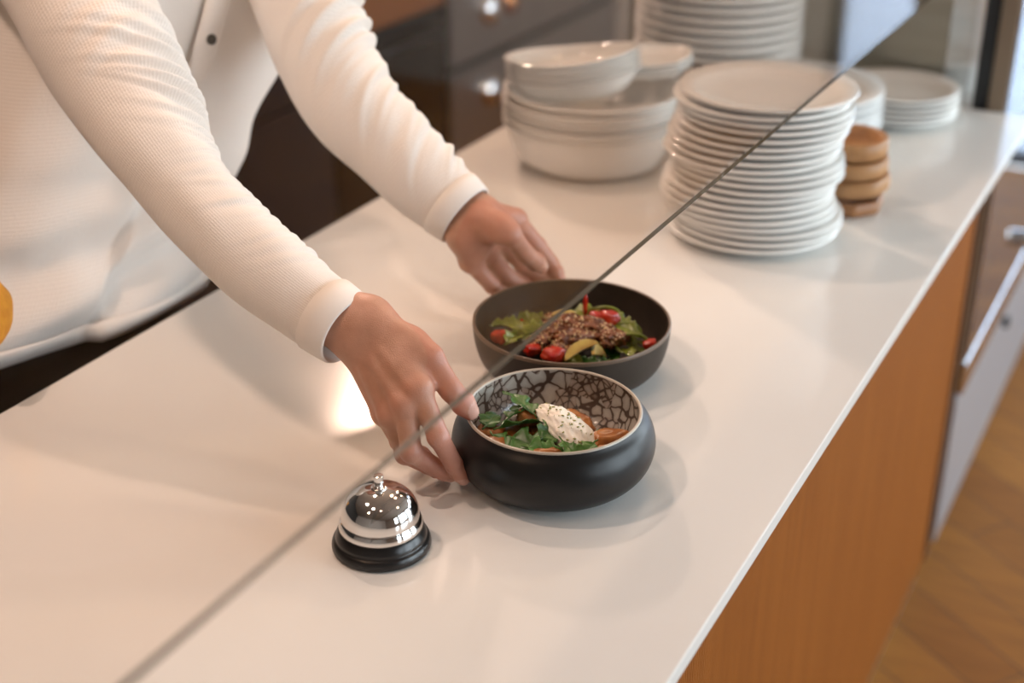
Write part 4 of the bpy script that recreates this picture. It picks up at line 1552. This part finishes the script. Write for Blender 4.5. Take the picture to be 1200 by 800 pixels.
# placket: folded strip closed by buttons
vs, fs = [], []
zz = [1.200 + 0.27 * k / 30 for k in range(31)]
for z in zz:
    for lat, out in ((-0.016, 0.001), (-0.0155, 0.0045), (0.0, 0.0052), (0.0155, 0.0045), (0.016, 0.001)):
        z2 = min(z, 1.452)
        p = on_chest(z2, lat, out + 0.003)
        vs.append(p)
for i in range(30):
    for k in range(4):
        a = i * 5 + k
        fs.append((a, a + 1, a + 6, a + 5))
mesh_obj('placket', vs, fs, M_cuff, shirt, True)
for z in (1.245, 1.315, 1.385):
    p = on_chest(z, 0.002, 0.009)
    v, f = lathe([(0, 0.002), (0.0035, 0.002), (0.0042, 0.0028), (0.0055, 0.0028), (0.0062, 0.002), (0.0062, 0), (0, -0.002)][::-1], 28)
    q = FACE.to_track_quat('Z', 'Y').to_matrix()
    mesh_obj('button', [q @ Vector(c) + p for c in v], f, M_button, shirt, True)
# hem band
vs, fs = [], []
na = 120
for zi, ex in ((0.931, -0.002), (0.931, 0.003), (0.940, 0.0045), (0.950, 0.0035), (0.952, -0.002)):
    x, y, w, dp = -0.948, 1.091, 0.209, 0.139
    for k in range(na):
        a = 2 * PI * k / na
        c, s = math.cos(a), math.sin(a)
        q = (abs(c) ** 2.5 + abs(s) ** 2.5) ** (-1 / 2.5)
        d = ex + 0.006 * noise.noise(Vector((c * 1.5, s * 1.5, zi * 5.0 + 4)))
        d += drape(a, zi)
        vs.append(Vector((x, y, zi)) + FACE * ((dp + d) * c * q) + SIDE * ((w + d) * s * q) - ORG)
for i in range(4):
    for k in range(na):
        k2 = (k + 1) % na
        fs.append((i * na + k, i * na + k2, (i + 1) * na + k2, (i + 1) * na + k))
mesh_obj('hem', vs, fs, M_shirt, shirt, True)

# collar band of the shirt
v, f = lathe([(0.070, -0.012), (0.076, -0.010), (0.074, 0.012), (0.071, 0.020), (0.067, 0.018), (0.066, -0.006)], 64)
mesh_obj('collar', [Vector((c[0] * 0.96, c[1] * 1.06, c[2] - 0.18 * c[0])) + Vector((-0.842, 1.326, 1.487)) - ORG for c in v], f, M_cuff, shirt, True)

# trousers and shoes
HIP = Vector((-0.951, 1.081, 0.92))


def trouser_field(p):
    d = sd_ell((p - np.array(HIP, np.float32)) @ np.array([list(FACE), list(SIDE), [0, 0, 1]]).T.astype(np.float32), (0, 0, -0.05), (0.128, 0.190, 0.15))
    for s in (-1, 1):
        h0 = HIP + SIDE * (s * 0.095) + Vector((0, 0, -0.10))
        kn = HIP + SIDE * (s * 0.115) + FACE * 0.02 + Vector((0, 0, -0.45))
        an = HIP + SIDE * (s * 0.125) - FACE * 0.015 + Vector((0, 0, -0.86))
        d = smin(d, sd_cone(p, h0, kn, 0.092, 0.068), 0.03)
        d = smin(d, sd_cone(p, kn, an, 0.068, 0.052), 0.02)
    return d


V, F = surface_nets(trouser_field, (-1.20, 0.76, 0.0), (-0.74, 1.32, 1.06), 0.009)
mesh_obj('trousers', V - np.array(ORG), F, M_trouser, person)
for s in (-1, 1):
    an = HIP + SIDE * (s * 0.125) - FACE * 0.015
    v, f = lathe(smooth_profile([(0, 0.0), (0.9, 0.0), (1.0, 0.02), (0.97, 0.05), (0.7, 0.09), (0.4, 0.11), (0, 0.115)], 4), 32,
                 lambda x, y, z, a, r: (x * 0.13 + 0.06, y * 0.046, z * (1 - 0.35 * max(0, x))))
    q = Matrix((FACE, SIDE, Vector((0, 0, 1)))).transposed()
    mesh_obj('shoe', [q @ Vector(c) + Vector((an.x, an.y, 0.002)) - ORG for c in v], f, M_black, person)


# hair
def hair_field(p):
    q = (p - np.array(HEADC, np.float32)) @ HM.astype(np.float32)
    d = sd_ell(q, (-0.018, 0, 0.036), (0.102, 0.083, 0.094))
    cut = (q[..., 0] * 0.80 - q[..., 2] * 0.60) - 0.006
    low = -(q[..., 2] + 0.070 + 0.5 * np.maximum(q[..., 0], -0.06))
    d = d + 0.0030 * np.sin(q[..., 1] * 260 + 3 * np.sin(q[..., 0] * 40)) * np.sin(q[..., 0] * 55 + q[..., 2] * 40)
    d = -smin(-d, -cut, 0.01)
    d = -smin(-d, -low, 0.01)
    return d


V, F = surface_nets(hair_field, HEADC - Vector((0.16, 0.16, 0.16)), HEADC + Vector((0.16, 0.16, 0.16)), 0.004)
mesh_obj('hair', V - np.array(ORG), F, M_hair, person)

# yellow cloth at the left edge of the picture
M_yellow = noisy('yellow_cotton', (0.80, 0.36, 0.03), (0.70, 0.28, 0.02), 90, 0.8)
cl0 = Vector((-0.7770, 0.8730, 1.0425))
pts = []
for k in range(25):
    a = -1.45 + 2.9 * k / 24
    pts.append(cl0 + Vector((0.884, 0.468, 0)) * (0.020 * math.cos(a) - 0.006) + Vector((0, 0, 0.032 * math.sin(a))))
vs, fs = [], []
for i, p in enumerate(pts):
    a = -1.45 + 2.9 * i / 24
    nrm = Vector((0.884, 0.468, 0)) * math.cos(a) + Vector((0, 0, math.sin(a)))
    for k in range(12):
        b = 2 * PI * k / 12
        vs.append(p + nrm * (0.0055 * math.cos(b)) + Vector((-0.468, 0.884, 0)) * (0.030 * math.sin(b) + 0.002 * math.sin(a * 6)))
for i in range(24):
    for k in range(12):
        k2 = (k + 1) % 12
        fs.append((i * 12 + k, i * 12 + k2, (i + 1) * 12 + k2, (i + 1) * 12 + k))
fs += [tuple(range(12))[::-1], tuple(24 * 12 + k for k in range(12))]
o = mesh_obj('folded_cloth', vs, fs, M_yellow)
tag(o, 'folded yellow cloth tucked at the worker\'s hip by the left picture edge', 'cloth')

# ------------------------------------------------------------------ light
w = bpy.data.worlds.new('sky')
S.world = w
w.use_nodes = True
nt = w.node_tree
bg = nt.nodes['Background']
bg.inputs['Color'].default_value = (0.80, 0.90, 0.98, 1)
bg.inputs['Strength'].default_value = 13.0


def lamp(name, typ, loc, energy, color, target=None, **kw):
    d = bpy.data.lights.new(name, typ)
    d.energy = energy
    d.color = color
    for k, v in kw.items():
        setattr(d, k, v)
    o = bpy.data.objects.new(name, d)
    o.location = loc
    if target is not None:
        o.rotation_euler = (Vector(target) - Vector(loc)).to_track_quat('-Z', 'Y').to_euler()
    COL.objects.link(o)
    return o


# window portals
for i, (a0, a1, z0, z1) in enumerate(far_open):
    o = lamp('window_portal', 'AREA', ((a0 + a1) / 2, Y1 + 0.14, (z0 + z1) / 2), 1, (1, 1, 1), ((a0 + a1) / 2, 0, (z0 + z1) / 2), shape='RECTANGLE', size=a1 - a0, size_y=z1 - z0)
    o.data.cycles.is_portal = True
for i, (a0, a1, z0, z1) in enumerate(side_open):
    o = lamp('window_portal', 'AREA', (X1 + 0.14, (a0 + a1) / 2, (z0 + z1) / 2), 1, (1, 1, 1), (0, (a0 + a1) / 2, (z0 + z1) / 2), shape='RECTANGLE', size=a1 - a0, size_y=z1 - z0)
    o.data.cycles.is_portal = True

WARM = (1.0, 0.72, 0.57)
WARM2 = (1.0, 0.70, 0.46)
lamp('counter_and_fill_lamp', 'SPOT', (-0.98, 1.55, 2.45), 25, WARM, (-0.35, 1.0, 0.95), spot_size=1.6, spot_blend=0.8, shadow_soft_size=0.03)
lamp('counter_and_fill_lamp', 'SPOT', (-0.95, 0.55, 2.45), 34, WARM, (-0.55, 0.6, 0.95), spot_size=1.7, spot_blend=0.8, shadow_soft_size=0.05)
lamp('counter_and_fill_lamp', 'SPOT', (-0.42, 0.30, 2.45), 7, WARM, (-0.50, 0.9, 0.95), spot_size=1.7, spot_blend=0.8, shadow_soft_size=0.08)  # added soft fill that lifts the left of the counter
lamp('counter_and_fill_lamp', 'SPOT', (-0.40, 2.90, 2.45), 40, WARM2, (-0.5, 1.9, 0.95), spot_size=1.6, spot_blend=0.8, shadow_soft_size=0.08)
lamp('counter_and_fill_lamp', 'SPOT', (-0.60, -0.35, 2.45), 20, (1.0, 0.62, 0.38), (-0.85, 1.0, 1.05), spot_size=0.9, spot_blend=0.9, shadow_soft_size=0.06)  # added spot that warms the torso from the left, no visible source
lamp('heat_lamp', 'POINT', (-1.384, 2.44, 1.95), 40, WARM, shadow_soft_size=0.05)
lamp('counter_and_fill_lamp', 'SPOT', (-0.35, 2.05, 2.60), 14, WARM2, (-0.5, 1.6, 0.95), spot_size=1.5, spot_blend=0.9, shadow_soft_size=0.10)  # added soft fill over the far half of the counter
lamp('room_lamp', 'SPOT', (1.3, 1.6, 2.85), 15, WARM2, (0.5, 2.4, 0.2), spot_size=1.9, spot_blend=0.8, shadow_soft_size=0.08)

# ------------------------------------------------------------------ camera
cd = bpy.data.cameras.new('camera')
cam = bpy.data.objects.new('camera', cd)
COL.objects.link(cam)
cam.location = (0.2808, 0.0, 1.64)
cam.rotation_euler = (math.radians(90 - 26.3117), 0, math.radians(27.8843))
cd.sensor_width = 36.0
cd.lens = 48.96
cd.clip_start = 0.05
cd.dof.use_dof = True
cd.dof.focus_distance = 1.265
cd.dof.aperture_fstop = 2.8
S.camera = cam

S.view_settings.view_transform = 'Standard'
S.view_settings.look = 'None'
S.view_settings.gamma = 1.0
S.view_settings.use_curve_mapping = False
S.view_settings.exposure = -0.06
S.cycles.transparent_max_bounces = 16
S.cycles.max_bounces = 8
S.cycles.use_denoising = True
